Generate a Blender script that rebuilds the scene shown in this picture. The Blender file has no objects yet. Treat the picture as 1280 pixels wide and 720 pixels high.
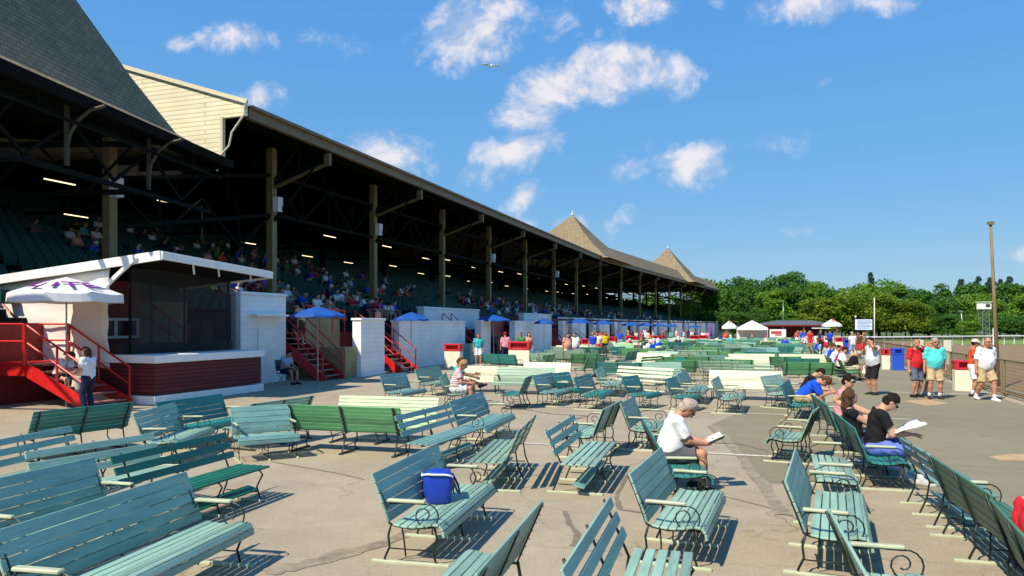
import bpy, math, random
import numpy as np
from mathutils import Vector, Matrix
R = math.radians
rnd = random.Random(7)
scene = bpy.context.scene
col = scene.collection

# ------------------------------------------------------------ camera, sky, sun, exposure
HC, YH, F = 2.15, 406.0, 924.0            # eye height (m), horizon row, focal length in photo pixels
cam = bpy.data.cameras.new('camera'); camo = bpy.data.objects.new('camera', cam); col.objects.link(camo)
camo.location = (0, 0, HC); camo.rotation_euler = (R(90), 0, 0)
cam.sensor_width = 36; cam.lens = F/1280*36; cam.shift_y = (YH-360)/1280; cam.clip_end = 3000; cam.clip_start = 0.1
scene.camera = camo
SUN_AZ, SUN_EL = 44, 48                   # the light travels towards this azimuth (from +Y to +X)
sl = bpy.data.lights.new('sun', 'SUN'); so = bpy.data.objects.new('sun', sl); col.objects.link(so)
sl.energy = 5.0; sl.angle = R(0.5); sl.color = (1.0, 0.89, 0.70)
dv = Vector((math.sin(R(SUN_AZ))*math.cos(R(SUN_EL)), math.cos(R(SUN_AZ))*math.cos(R(SUN_EL)), -math.sin(R(SUN_EL))))
so.rotation_euler = dv.to_track_quat('-Z', 'Y').to_euler(); so.location = (-20, -30, 40)
scene.view_settings.view_transform = 'Standard'; scene.view_settings.look = 'None'
scene.view_settings.exposure = 0.42; scene.view_settings.gamma = 1

wd = bpy.data.worlds.new('World'); scene.world = wd; wd.use_nodes = True
def build_world():
    nt = wd.node_tree; nt.nodes.clear(); N = nt.nodes.new; L = nt.links.new
    def math_(op, a, b=None, clamp=False):
        n = N('ShaderNodeMath'); n.operation = op; n.use_clamp = clamp
        for i, v in enumerate((a, b)):
            if v is None: continue
            if isinstance(v, (int, float)): n.inputs[i].default_value = v
            else: L(v, n.inputs[i])
        return n.outputs[0]
    sky = N('ShaderNodeTexSky'); sky.sky_type = 'NISHITA'; sky.sun_disc = False
    sky.sun_elevation = R(SUN_EL); sky.sun_rotation = R(180+SUN_AZ); sky.air_density = 1.3; sky.dust_density = 0.3; sky.ozone_density = 4.0
    hs = N('ShaderNodeHueSaturation'); hs.inputs['Saturation'].default_value = 1.12; hs.inputs['Value'].default_value = 1.0; hs.inputs['Hue'].default_value = 0.497
    L(sky.outputs[0], hs.inputs['Color']); skyo = hs.outputs[0]
    tc = N('ShaderNodeTexCoord'); sp = N('ShaderNodeSeparateXYZ'); L(tc.outputs['Generated'], sp.inputs[0])
    yy = math_('MAXIMUM', sp.outputs[1], 0.05)
    u = math_('DIVIDE', sp.outputs[0], yy); v = math_('DIVIDE', sp.outputs[2], yy)
    cb = N('ShaderNodeCombineXYZ'); L(u, cb.inputs[0]); L(v, cb.inputs[1])
    el = N('ShaderNodeValToRGB'); ce = el.color_ramp.elements; ce[0].position = 0.0; ce[0].color = (2.3, 4.1, 5.6, 1); ce[1].position = .55; ce[1].color = (.46, 2.35, 6.2, 1)
    c3 = ce.new(.16); c3.color = (1.15, 3.2, 6.0, 1); L(sp.outputs[2], el.inputs[0])
    mz = N('ShaderNodeMix'); mz.data_type = 'RGBA'; mz.inputs[0].default_value = .82; L(hs.outputs[0], mz.inputs[6]); L(el.outputs[0], mz.inputs[7]); skyo = mz.outputs[2]
    # wobble the cloud outline
    def noise(vec, scale, detail, rough=0.6, dist=0.0):
        n = N('ShaderNodeTexNoise'); n.inputs['Scale'].default_value = scale; n.inputs['Detail'].default_value = detail
        n.inputs['Roughness'].default_value = rough; n.inputs['Distortion'].default_value = dist; L(vec, n.inputs['Vector']); return n
    nz = noise(cb.outputs[0], 9.0, 8, 0.62, 0.4)
    nzb = noise(cb.outputs[0], 34.0, 7, 0.66, 0.5)
    acc = None
    clouds = [(300,48,62,27,0,1), (228,56,24,16,0,.5), (400,50,60,26,-5,.42), (318,124,50,24,5,.75), (484,194,86,36,-12,.95), (588,42,82,52,18,.95),
              (622,12,50,34,20,.8), (700,26,110,50,10,.45), (730,100,104,46,14,1.15), (664,140,62,44,30,1.05), (650,186,72,34,8,1), (848,88,46,42,0,.7),
              (868,204,66,38,-10,.85), (776,216,56,24,18,.6), (655,248,46,22,35,.7), (768,277,38,22,35,.8), (722,278,46,22,-5,.5),
              (808,10,74,26,0,.9), (890,4,50,20,0,.6), (1010,10,112,28,4,.9), (1080,2,80,24,0,.7), (596,222,60,26,10,.45), (1028,104,26,16,25,.4),
              (960,190,110,26,20,.22), (1060,180,70,22,-15,.28), (990,290,60,16,0,.2), (1275,318,30,14,0,.5), (660,280,24,14,0,.5)]
    for (px, py, rx, ry, ang, st) in clouds:
        mp = N('ShaderNodeMapping'); mp.vector_type = 'TEXTURE'
        mp.inputs['Location'].default_value = ((px-640)/F, (YH-py)/F, 0); mp.inputs['Rotation'].default_value = (0, 0, R(ang))
        mp.inputs['Scale'].default_value = (rx*1.15/F, ry*1.15/F, 1); L(cb.outputs[0], mp.inputs['Vector'])
        ln = N('ShaderNodeVectorMath'); ln.operation = 'LENGTH'; L(mp.outputs[0], ln.inputs[0])
        m = math_('MULTIPLY', math_('SUBTRACT', 1.0, ln.outputs['Value'], True), st)
        acc = m if acc is None else math_('MAXIMUM', acc, m)
    dens = math_('ADD', acc, math_('MULTIPLY', math_('SUBTRACT', nz.outputs[0], 0.54), 1.9))
    dens = math_('ADD', dens, math_('MULTIPLY', math_('SUBTRACT', nzb.outputs[0], 0.5), 0.8))
    gate = math_('MULTIPLY', acc, 5.0, True)
    mr = N('ShaderNodeMapRange'); mr.interpolation_type = 'SMOOTHSTEP'
    mr.inputs['From Min'].default_value = 0.08; mr.inputs['From Max'].default_value = 0.75; L(dens, mr.inputs['Value'])
    den = math_('MULTIPLY', mr.outputs[0], gate, True)
    den = math_('MULTIPLY', den, 0.84)
    shf = N('ShaderNodeVectorMath'); shf.operation = 'ADD'; L(cb.outputs[0], shf.inputs[0]); shf.inputs[1].default_value = (-.012, .022, 0)
    nzs = noise(shf.outputs[0], 9.0, 8, 0.62, 0.4)
    lit = math_('ADD', math_('MULTIPLY', math_('SUBTRACT', nz.outputs[0], nzs.outputs[0]), 3.2), 0.5, True)
    cr = N('ShaderNodeValToRGB'); cr.color_ramp.elements[0].position = .25; cr.color_ramp.elements[0].color = (3.6, 4.4, 6.0, 1)
    cr.color_ramp.elements[1].position = .70; cr.color_ramp.elements[1].color = (7.4, 6.9, 6.8, 1); L(lit, cr.inputs[0])
    mx = N('ShaderNodeMix'); mx.data_type = 'RGBA'; L(den, mx.inputs[0]); L(skyo, mx.inputs[6]); L(cr.outputs[0], mx.inputs[7])
    bg = N('ShaderNodeBackground'); bg.inputs['Strength'].default_value = 0.1; L(mx.outputs[2], bg.inputs['Color'])
    out = N('ShaderNodeOutputWorld'); L(bg.outputs[0], out.inputs['Surface'])
build_world()

# ------------------------------------------------------------ coordinates
UA = R(18.66); U = Vector((math.sin(UA), math.cos(UA))); Nn = Vector((-math.cos(UA), math.sin(UA)))
UB = R(18.66+5.5); U2 = Vector((math.sin(UB), math.cos(UB))); N2 = Vector((-math.cos(UB), math.sin(UB)))
SB, TB = 95.2, 19.05
PIV = SB*U + TB*Nn
def W(s, t, z=0):                 # s along the grandstand, t away from the track towards the stand
    p = s*U + t*Nn if s <= SB else PIV + (s-SB)*U2 + (t-TB)*N2
    return Vector((p.x, p.y, z))
def GW(s, t, z=0): return W(1.27*s, 1.27*t, 1.27*z-.58)      # the roof and its timbers are laid out in bays of 1.27 m
def WL(s, t, z=0):                # straight frame (track side)
    p = s*U + t*Nn; return Vector((p.x, p.y, z))
def ST(x, y): return (x*U.x+y*U.y, x*Nn.x+y*Nn.y)
def P(px, py, z=0.0):             # point of the place seen at this spot of the photo, at height z
    Y = (HC-z)*F/(py-YH); return Vector(((px-640)/F*Y, Y, z))
def gz(y): return 0.0 if y < 60 else (-(y-60)*0.009 if y < 190 else -1.17)

# ------------------------------------------------------------ materials
def mat(name, c, rough=0.6, var=0.12, vs=6.0, bump=0.0, bs=40.0, metal=0.0, island=0.0, c2=None, c3=None, m2=0.5, s2=3.0, spec=0.5, stretch=None, coat=0, emit=None, trans=0, alpha=1, objrand=0):
    m = bpy.data.materials.new(name); m.use_nodes = True; nt = m.node_tree; N = nt.nodes.new; L = nt.links.new
    b = nt.nodes['Principled BSDF']; b.inputs['Roughness'].default_value = rough; b.inputs['Metallic'].default_value = metal
    b.inputs['Specular IOR Level'].default_value = spec
    if coat: b.inputs['Coat Weight'].default_value = coat
    tc = N('ShaderNodeTexCoord'); vec = tc.outputs['Object']
    if stretch:
        mp = N('ShaderNodeMapping'); mp.inputs['Scale'].default_value = stretch; L(vec, mp.inputs['Vector']); vec = mp.outputs[0]
    def noise(sc, d=5, r=.6):
        n = N('ShaderNodeTexNoise'); n.inputs['Scale'].default_value = sc; n.inputs['Detail'].default_value = d; n.inputs['Roughness'].default_value = r
        L(vec, n.inputs['Vector']); return n.outputs[0]
    nz = noise(vs)
    cr = N('ShaderNodeValToRGB'); e = cr.color_ramp.elements
    e[0].position = .3; e[1].position = .7
    e[0].color = tuple(max(0, x*(1-var)) for x in c)+(1,); e[1].color = tuple(min(1, x*(1+var)) for x in c)+(1,)
    L(nz, cr.inputs[0]); out = cr.outputs[0]
    if c2:
        mr = N('ShaderNodeMapRange'); mr.inputs['From Min'].default_value = m2; mr.inputs['From Max'].default_value = m2+.12; L(noise(s2, 8, .7), mr.inputs['Value'])
        mx = N('ShaderNodeMix'); mx.data_type = 'RGBA'; L(mr.outputs[0], mx.inputs[0]); L(out, mx.inputs[6]); mx.inputs[7].default_value = tuple(c2)+(1,); out = mx.outputs[2]
    if c3:
        mr = N('ShaderNodeMapRange'); mr.inputs['From Min'].default_value = .53; mr.inputs['From Max'].default_value = .70; mr.inputs['To Max'].default_value = .75; L(noise(4.3, 9, .75), mr.inputs['Value'])
        mx = N('ShaderNodeMix'); mx.data_type = 'RGBA'; L(mr.outputs[0], mx.inputs[0]); L(out, mx.inputs[6]); mx.inputs[7].default_value = tuple(c3)+(1,); out = mx.outputs[2]
    if island or objrand:
        if island: g = N('ShaderNodeNewGeometry'); ro = g.outputs['Random Per Island']
        else: g = N('ShaderNodeObjectInfo'); ro = g.outputs['Random']
        k = island or objrand
        mr = N('ShaderNodeMapRange'); mr.inputs['To Min'].default_value = 1-k; mr.inputs['To Max'].default_value = 1+k; L(ro, mr.inputs['Value'])
        h = N('ShaderNodeHueSaturation'); L(out, h.inputs['Color']); L(mr.outputs[0], h.inputs['Value']); out = h.outputs[0]
    L(out, b.inputs['Base Color'])
    if bump:
        bm = N('ShaderNodeBump'); bm.inputs['Strength'].default_value = bump; bm.inputs['Distance'].default_value = 0.01; L(noise(bs, 6), bm.inputs['Height']); L(bm.outputs[0], b.inputs['Normal'])
    if emit: b.inputs['Emission Color'].default_value = tuple(emit[:3])+(1,); b.inputs['Emission Strength'].default_value = emit[3]
    if trans: b.inputs['Transmission Weight'].default_value = trans
    if alpha < 1: b.inputs['Alpha'].default_value = alpha
    m.diffuse_color = tuple(c)+(1,)
    return m
def srgb(r, g, b):
    f = lambda v: (v/255/12.92) if v/255 <= .04045 else ((v/255+.055)/1.055)**2.4
    return (f(r), f(g), f(b))
def paint(name, rgb, worn=(0.34, 0.40, 0.33), wm=.66, rough=.45):
    return mat(name, rgb, rough, .22, 3, .35, 60, island=.20, c2=worn, m2=wm-.05, s2=11, stretch=(.35, 3, 3), spec=.5, c3=tuple(v*.45+.01 for v in rgb))
M = {}
M['teal'] = paint('weathered_teal_paint', (.235, .385, .305), worn=(.50, .56, .40))
M['blue'] = paint('weathered_blue_paint', (.14, .29, .27))
M['darkteal'] = paint('dark_teal_paint', (.02, .185, .165), worn=(.08, .26, .24), wm=.72)
M['shadegreen'] = paint('shaded_green_paint', (.05, .15, .085), worn=(.14, .24, .14))  # green darkened to put the shade on the right-hand row's backs into the colour
M['green'] = paint('green_paint', (.085, .29, .12), worn=(.16, .36, .18), wm=.66)
M['deepgreen'] = paint('deep_green_paint', (.01, .135, .085), worn=(.08, .28, .2), wm=.72)
M['sage'] = paint('sage_paint', (.19, .31, .23), worn=(.35, .4, .3))
M['cream'] = paint('cream_green_paint', (.60, .62, .42), worn=(.45, .5, .33), wm=.64)
M['palegreen'] = paint('pale_green_paint', (.33, .45, .26), worn=(.5, .52, .36), wm=.6)
M['armwood'] = mat('pale_arm_wood', (.42, .46, .31), .55, .2, 14, .2, 60, stretch=(3, .4, 3))
M['iron'] = mat('dark_green_iron', (.012, .022, .018), .45, .3, 20, .15, 80, spec=.4, c2=(.07, .045, .025), m2=.66, s2=14)
M['bolt'] = mat('bright_bolt', (.5, .5, .46), .35, .2, 20, metal=.6)
M['red'] = mat('red_painted_steel', (.52, .012, .012), .4, .14, 6, .1, 50, c2=(.30, .01, .01), m2=.68, s2=7)
M['darkred'] = mat('dark_red_paint', (.20, .012, .014), .55, .2, 5, .1, 40)
M['tread'] = mat('worn_tread', (.30, .12, .10), .7, .3, 8, .2, 60)
M['oldbrown'] = mat('dark_brown_paint', (.05, .04, .022), .6, .2, 4)
M['brick'] = None

def brick_mat(name, c1, c2, cm, bw, bh, rough=.8, bump=.4, msize=.012, spec=.2):
    m = bpy.data.materials.new(name); m.use_nodes = True; nt = m.node_tree; N = nt.nodes.new; L = nt.links.new
    b = nt.nodes['Principled BSDF']; b.inputs['Roughness'].default_value = rough; b.inputs['Specular IOR Level'].default_value = spec
    tc = N('ShaderNodeTexCoord'); sp = N('ShaderNodeSeparateXYZ'); L(tc.outputs['Object'], sp.inputs[0])
    ad = N('ShaderNodeMath'); L(sp.outputs[0], ad.inputs[0]); L(sp.outputs[1], ad.inputs[1])
    cb = N('ShaderNodeCombineXYZ'); L(ad.outputs[0], cb.inputs[0]); L(sp.outputs[2], cb.inputs[1])
    br = N('ShaderNodeTexBrick'); br.inputs['Color1'].default_value = c1+(1,); br.inputs['Color2'].default_value = c2+(1,); br.inputs['Mortar'].default_value = cm+(1,)
    br.inputs['Scale'].default_value = 1; br.inputs['Brick Width'].default_value = bw; br.inputs['Row Height'].default_value = bh; br.inputs['Mortar Size'].default_value = msize
    L(cb.outputs[0], br.inputs['Vector'])
    nz = N('ShaderNodeTexNoise'); nz.inputs['Scale'].default_value = 1.3; nz.inputs['Detail'].default_value = 6; L(tc.outputs['Object'], nz.inputs['Vector'])
    mr = N('ShaderNodeMapRange'); mr.inputs['To Min'].default_value = .78; mr.inputs['To Max'].default_value = 1.15; L(nz.outputs[0], mr.inputs['Value'])
    h = N('ShaderNodeHueSaturation'); L(br.outputs['Color'], h.inputs['Color']); L(mr.outputs[0], h.inputs['Value']); L(h.outputs[0], b.inputs['Base Color'])
    bm = N('ShaderNodeBump'); bm.inputs['Strength'].default_value = bump; bm.inputs['Distance'].default_value = .01; bm.invert = True
    L(br.outputs['Fac'], bm.inputs['Height']); L(bm.outputs[0], b.inputs['Normal'])
    return m
M['brick'] = brick_mat('dark_red_siding', (.15, .028, .028), (.11, .02, .022), (.045, .01, .012), 3.0, .11, .6, .5, .012)
M['block'] = brick_mat('white_painted_block', (.88, .88, .85), (.85, .85, .83), (.70, .70, .68), 2.4, .2, .6, .18, .008)
M['shingle'] = brick_mat('brown_grey_shingles', (.285, .225, .135), (.225, .18, .11), (.11, .09, .06), .34, .17, .9, .6, .012)
M['clap'] = brick_mat('cream_clapboard', (.74, .70, .50), (.70, .66, .47), (.42, .39, .27), 4.0, .18, .6, .5, .014)
M['white'] = mat('white_paint', (.82, .82, .79), .5, .06, 4, .08, 40)
M['cloth'] = mat('white_tarp', (.70, .69, .64), .75, .08, 2, .3, 8)
M['creamtrim'] = mat('cream_trim', (.62, .57, .40), .5, .1, 5)
M['fascia'] = mat('brown_fascia', (.17, .115, .05), .5, .15, 3, .1, 30)
M['colm'] = mat('olive_column_paint', (.215, .165, .065), .55, .15, 3, .1, 30)
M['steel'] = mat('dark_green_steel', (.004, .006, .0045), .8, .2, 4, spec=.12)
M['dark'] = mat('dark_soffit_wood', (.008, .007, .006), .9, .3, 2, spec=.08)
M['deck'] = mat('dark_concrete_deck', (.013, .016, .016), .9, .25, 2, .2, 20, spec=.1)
M['tanwall'] = mat('tan_concrete', (.30, .235, .12), .8, .2, 2, .3, 20)
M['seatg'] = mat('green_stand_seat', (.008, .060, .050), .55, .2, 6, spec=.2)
M['lamp'] = mat('tube_lamp', (.9, .85, .7), .5, 0, 1, emit=(1, .76, .45, 1.6))
M['bluecl'] = mat('blue_canopy', (.006, .075, .34), .6, .1, 5, .2, 12)
M['cooler'] = mat('blue_cooler', (.008, .045, .42), .45, .1, 6, .15, 20)
M['purple'] = mat('purple_print', (.16, .015, .26), .6, .1, 5)
M['umbw'] = mat('white_canopy', (.74, .72, .74), .65, .05, 5, .2, 10)
M['metal'] = mat('grey_metal', (.35, .35, .34), .35, .1, 6, metal=.7)
M['wood'] = mat('weathered_pole_wood', (.20, .15, .075), .8, .25, 5, .4, 20, stretch=(4, 4, .4))
M['net'] = mat('dark_netting', (.02, .02, .018), .9, .1, 5, alpha=.62)
M['black'] = mat('black_rubber', (.012, .012, .014), .5, .2, 6)
M['binblue'] = mat('blue_panel', (.01, .07, .50), .5, .1, 4)
M['binwhite'] = mat('cream_bin_panel', (.72, .68, .54), .6, .08, 4)
M['paper'] = mat('paper', (.82, .81, .78), .7, .05, 8)
M['glassdark'] = mat('dark_window', (.02, .025, .03), .1, .1, 3)
M['wire'] = mat('fence_wire', (.16, .12, .07), .6, .2, 6)
M['rooftin'] = mat('grey_pavilion_roof', (.10, .10, .11), .6, .15, 2)
M['screen'] = mat('lit_screen', (.5, .6, .75), .3, .05, 4, emit=(.45, .6, .85, .55))
M['ink'] = mat('dark_ink', (.02, .02, .03), .5, .1, 5)

# ------------------------------------------------------------ mesh helper
class MB:
    def __init__(s): s.v = []; s.f = []; s.mi = []
    def add(s, vs, fs, mi=0):
        o = len(s.v); s.v += [tuple(v) for v in vs]; s.f += [tuple(i+o for i in f) for f in fs]; s.mi += [mi]*len(fs)
    def box(s, c, d, rot=None, mi=0, bev=0):
        x, y, z = d[0]/2, d[1]/2, d[2]/2
        vs = [Vector(p) for p in ((-x,-y,-z),(x,-y,-z),(x,y,-z),(-x,y,-z),(-x,-y,z),(x,-y,z),(x,y,z),(-x,y,z))]
        if rot is not None: vs = [rot @ v for v in vs]
        c = Vector(c); vs = [v+c for v in vs]
        s.add(vs, [(0,3,2,1),(4,5,6,7),(0,1,5,4),(1,2,6,5),(2,3,7,6),(3,0,4,7)], mi)
    def bar(s, p, q, w, h, up=(0,0,1), mi=0):       # w sideways, h along up
        p = Vector(p); q = Vector(q); d = (q-p); L = d.length
        if L < 1e-6: return
        d.normalize(); a = d.cross(Vector(up))
        if a.length < 1e-4: a = d.cross(Vector((1, 0, 0)))
        a.normalize(); b = a.cross(d)
        vs = []
        for o in (p, q):
            for (i, j) in ((-1,-1),(1,-1),(1,1),(-1,1)): vs.append(o+a*(i*w/2)+b*(j*h/2))
        s.add(vs, [(0,1,2,3),(7,6,5,4),(0,4,5,1),(1,5,6,2),(2,6,7,3),(3,7,4,0)], mi)
    def tube(s, pts, r, n=6, mi=0, r2=None):
        pts = [Vector(p) for p in pts]; m = len(pts); prev = None; vs = []
        for i, p in enumerate(pts):
            d = (pts[min(i+1, m-1)]-pts[max(i-1, 0)]).normalized()
            if prev is None:
                a = d.cross(Vector((0, 0, 1)))
                if a.length < .1: a = d.cross(Vector((1, 0, 0)))
                a.normalize()
            else:
                a = prev - d*prev.dot(d)
                if a.length < 1e-5: a = d.cross(Vector((1, 0, 0)))
                a.normalize()
            prev = a; b = d.cross(a); rr = r if r2 is None else r+(r2-r)*i/(m-1)
            for k in range(n): t = 2*math.pi*k/n; vs.append(p+a*(math.cos(t)*rr)+b*(math.sin(t)*rr))
        fs = []
        for i in range(m-1):
            for k in range(n): fs.append((i*n+k, i*n+(k+1)%n, (i+1)*n+(k+1)%n, (i+1)*n+k))
        fs.append(tuple(range(n-1, -1, -1))); fs.append(tuple(range((m-1)*n, m*n)))
        s.add(vs, fs, mi)
    def prism(s, poly, a, b, mi=0):                  # poly: 3D points, extruded by vector (b-a)
        e = Vector(b)-Vector(a); n = len(poly); vs = [Vector(p) for p in poly]+[Vector(p)+e for p in poly]
        s.add(vs, [tuple(range(n-1, -1, -1)), tuple(range(n, 2*n))]+[(i, (i+1)%n, n+(i+1)%n, n+i) for i in range(n)], mi)
    def grid(s, rows, mi=0):
        n = len(rows[0]); vs = [p for r in rows for p in r]
        s.add(vs, [(i*n+j, i*n+j+1, (i+1)*n+j+1, (i+1)*n+j) for i in range(len(rows)-1) for j in range(n-1)], mi)
    def ball(s, c, r, n=10, mi=0):
        c = Vector(c); r = r if hasattr(r, '__len__') else (r, r, r); rows = []
        for i in range(n//2+1):
            th = math.pi*i/(n//2); rows.append([c+Vector((math.sin(th)*math.cos(2*math.pi*j/n)*r[0], math.sin(th)*math.sin(2*math.pi*j/n)*r[1], math.cos(th)*r[2])) for j in range(n+1)])
        s.grid(rows, mi)
    def build(s, name, mats, parent=None, smooth=False, world=False, bevel=0):
        vs = s.v
        if world and parent is not None:
            inv = parent.matrix_basis.inverted(); vs = [tuple(inv @ Vector(v)) for v in vs]
        me = bpy.data.meshes.new(name); me.from_pydata(vs, [], s.f)
        for m in (mats if isinstance(mats, (list, tuple)) else [mats]): me.materials.append(m)
        if any(s.mi): me.polygons.foreach_set('material_index', s.mi)
        if smooth: me.polygons.foreach_set('use_smooth', [True]*len(me.polygons))
        me.update()
        o = bpy.data.objects.new(name, me); col.objects.link(o)
        if parent is not None: o.parent = parent
        if bevel:
            b = o.modifiers.new('bevel', 'BEVEL'); b.width = bevel; b.segments = 1; b.limit_method = 'ANGLE'
        return o
def tag(o, label=None, cat=None, group=None, kind=None):
    if label: o['label'] = label
    if cat: o['category'] = cat
    if group: o['group'] = group
    if kind: o['kind'] = kind
    return o
def thing(name, label, cat, loc=(0,0,0), rz=0, group=None, sc=None):
    o = bpy.data.objects.new(name, None); o.empty_display_size = .2; o.location = loc; o.rotation_euler = (0, 0, rz)
    if sc: o.scale = sc
    o.matrix_basis = Matrix.LocRotScale(Vector(loc), o.rotation_euler, Vector(sc) if sc else None)
    col.objects.link(o); return tag(o, label, cat, group)
def copy_tree(o, parent=None):
    c = o.copy(); col.objects.link(c); c.parent = parent
    for ch in o.children: copy_tree(ch, c)
    return c
def slot(o, i, m):
    o.material_slots[i].link = 'OBJECT'; o.material_slots[i].material = m

# ------------------------------------------------------------ ground
def ground_mat(name, base, dark, light, crack=.5, sc=1.0):
    m = bpy.data.materials.new(name); m.use_nodes = True; nt = m.node_tree; N = nt.nodes.new; L = nt.links.new
    b = nt.nodes['Principled BSDF']; b.inputs['Roughness'].default_value = .88; b.inputs['Specular IOR Level'].default_value = .3
    tc = N('ShaderNodeTexCoord'); vec = tc.outputs['Object']
    def noise(s_, d=6, r=.65, dist=0):
        n = N('ShaderNodeTexNoise'); n.inputs['Scale'].default_value = s_; n.inputs['Detail'].default_value = d; n.inputs['Roughness'].default_value = r
        n.inputs['Distortion'].default_value = dist; L(vec, n.inputs['Vector']); return n.outputs[0]
    def mix(f, a, c, mode='MIX'):
        n = N('ShaderNodeMix'); n.data_type = 'RGBA'; n.blend_type = mode
        if isinstance(f, float): n.inputs[0].default_value = f
        else: L(f, n.inputs[0])
        for i, q in ((6, a), (7, c)):
            if isinstance(q, tuple): n.inputs[i].default_value = q+(1,)
            else: L(q, n.inputs[i])
        return n.outputs[2]
    def ramp(v, a, c, lo=0., hi=1.):
        n = N('ShaderNodeMapRange'); n.inputs['From Min'].default_value = a; n.inputs['From Max'].default_value = c
        n.inputs['To Min'].default_value = lo; n.inputs['To Max'].default_value = hi; L(v, n.inputs['Value']); return n.outputs[0]
    c = mix(ramp(noise(.22*sc, 5, .6, .6), .35, .65), dark, base)
    c = mix(ramp(noise(1.1*sc, 6, .7), .45, .75, 0., .7), c, light)
    c = mix(ramp(noise(2.2*sc, 7, .75, 1.5), .58, .72, 0., .45), c, tuple(x*.55 for x in dark))
    c = mix(ramp(noise(6.5*sc, 6, .75, .8), .52, .74, 0., .38), c, tuple(x*.7 for x in dark))
    c = mix(ramp(noise(70, 3, .7), .35, .7, 0., .5), c, tuple(min(1, x*1.35) for x in light))
    c = mix(ramp(noise(120, 2, .7), .60, .72, 0., .5), c, tuple(x*.45 for x in dark))
    # cracks
    wn = N('ShaderNodeTexNoise'); wn.inputs['Scale'].default_value = 1.5; wn.inputs['Detail'].default_value = 5; L(vec, wn.inputs['Vector'])
    wm = N('ShaderNodeVectorMath'); wm.operation = 'MULTIPLY_ADD'; L(wn.outputs['Color'], wm.inputs[0]); wm.inputs[1].default_value = (.9, .9, .9); L(vec, wm.inputs[2])
    vo = N('ShaderNodeTexVoronoi'); vo.feature = 'DISTANCE_TO_EDGE'; vo.inputs['Scale'].default_value = .55; L(wm.outputs[0], vo.inputs['Vector'])
    ck = ramp(vo.outputs['Distance'], .003, .011, crack, 0.)
    gate = ramp(noise(.4, 3), .42, .6)
    mm = N('ShaderNodeMath'); mm.operation = 'MULTIPLY'; L(ck, mm.inputs[0]); L(gate, mm.inputs[1])
    c = mix(mm.outputs[0], c, (.085, .07, .05))
    L(c, b.inputs['Base Color'])
    bm = N('ShaderNodeBump'); bm.inputs['Strength'].default_value = .5; bm.inputs['Distance'].default_value = .006; L(noise(90, 4, .7), bm.inputs['Height']); L(bm.outputs[0], b.inputs['Normal'])
    return m
M['apron'] = ground_mat('worn_asphalt', (.325, .27, .19), (.235, .195, .14), (.39, .33, .235))
M['asph'] = ground_mat('olive_asphalt', (.205, .18, .11), (.16, .14, .09), (.25, .22, .145), .35)
M['dirt'] = ground_mat('track_dirt', (.22, .145, .075), (.17, .11, .055), (.27, .18, .10), 0.)
M['grass'] = ground_mat('infield_grass', (.075, .115, .03), (.05, .085, .02), (.11, .14, .045), 0.)
M['patch'] = mat('tan_patch', (.42, .28, .14), .9, .2, 5, .3, 60)
M['tar'] = mat('tar_seam', (.175, .145, .10), .8, .35, 5, .3, 60, c2=(.2, .17, .13), m2=.55, s2=7)
M['stain'] = mat('dark_stain', (.235, .195, .135), .85, .3, 5, .3, 60, c2=(.31, .26, .18), m2=.50, s2=7)
M['line'] = mat('worn_white_line', (.60, .57, .48), .75, .2, 12, .2, 50, c2=(.33, .29, .21), m2=.56, s2=9)

def strip(name, edges, m, dz):          # edges: list of (left point, right point); z follows the ground
    b = MB(); b.grid([[Vector((p.x, p.y, gz(p.y)+dz)) for p in (a.lerp(c, k/4) for k in range(5))] for a, c in edges])
    return tag(b.build(name, m), kind='structure')
g = MB(); ys = [-60, -10, 0, 10, 20, 30, 40, 50, 60, 80, 100, 120, 140, 160, 190, 300, 900, 2500]
g.grid([[Vector((x, y, gz(y)-.04)) for x in (-1500, -300, -100, -50, -25, 0, 25, 50, 100, 300, 1500)] for y in ys]); 
tag(g.build('ground', M['grass']), kind='structure')
strip('apron', [(WL(s, 60), WL(s, -7.4)) for s in list(range(-30, 190, 4))], M['apron'], .006)
strip('path', [(WL(s, -2.3-max(0, s-30)*.03), WL(s, -6.6)) for s in range(2, 130, 3)], M['asph'], .014)
strip('race_track', [(WL(s, -7.5), WL(s, -42)) for s in range(-20, 140, 4)], M['dirt'], .010)
strip('kerb', [(WL(s, -7.15), WL(s, -7.45)) for s in range(-6, 130, 3)], M['tanwall'], .10)
pp = MB(); pts = [P(884, 534), P(940, 508), P(1090, 500), P(1240, 640), P(1160, 612), P(952, 602)]
pp.add([Vector((p.x, p.y, .010)) for p in pts], [tuple(range(len(pts)-1, -1, -1))])
tag(pp.build('asphalt_patch', M['asph']), kind='structure')
for pl in ([(1236,572),(1262,569),(1300,569),(1300,578),(1250,577)], [(1128,502),(1160,500),(1186,505),(1160,508)]):
    b = MB(); b.add([P(x, y)+Vector((0, 0, .018)) for x, y in pl], [tuple(range(len(pl)))]); tag(b.build('tan_patch', M['patch']), kind='structure')
def ribbon(name, px, w, m, dz=.011, jit=.25):
    q = [P(x, y) for x, y in px]; pts = []
    for i in range(len(q)-1):
        for k in range(6): pts.append(q[i].lerp(q[i+1], k/6))
    pts.append(q[-1]); b = MB(); rows = []
    for i, p in enumerate(pts):
        d = (pts[min(i+1, len(pts)-1)]-pts[max(i-1, 0)]); n = Vector((-d.y, d.x, 0)).normalized(); ww = w*(1+rnd.uniform(-jit, jit))
        o = n*rnd.uniform(-w*.15, w*.15); rows.append([p+n*ww/2+o+Vector((0, 0, dz)), p-n*ww/2+o+Vector((0, 0, dz))])
    b.grid(rows); tag(b.build(name, m), kind='structure')
ribbon('tar_seam', [(784,595),(770,622),(776,638),(806,642)], .06, M['tar'])
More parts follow.
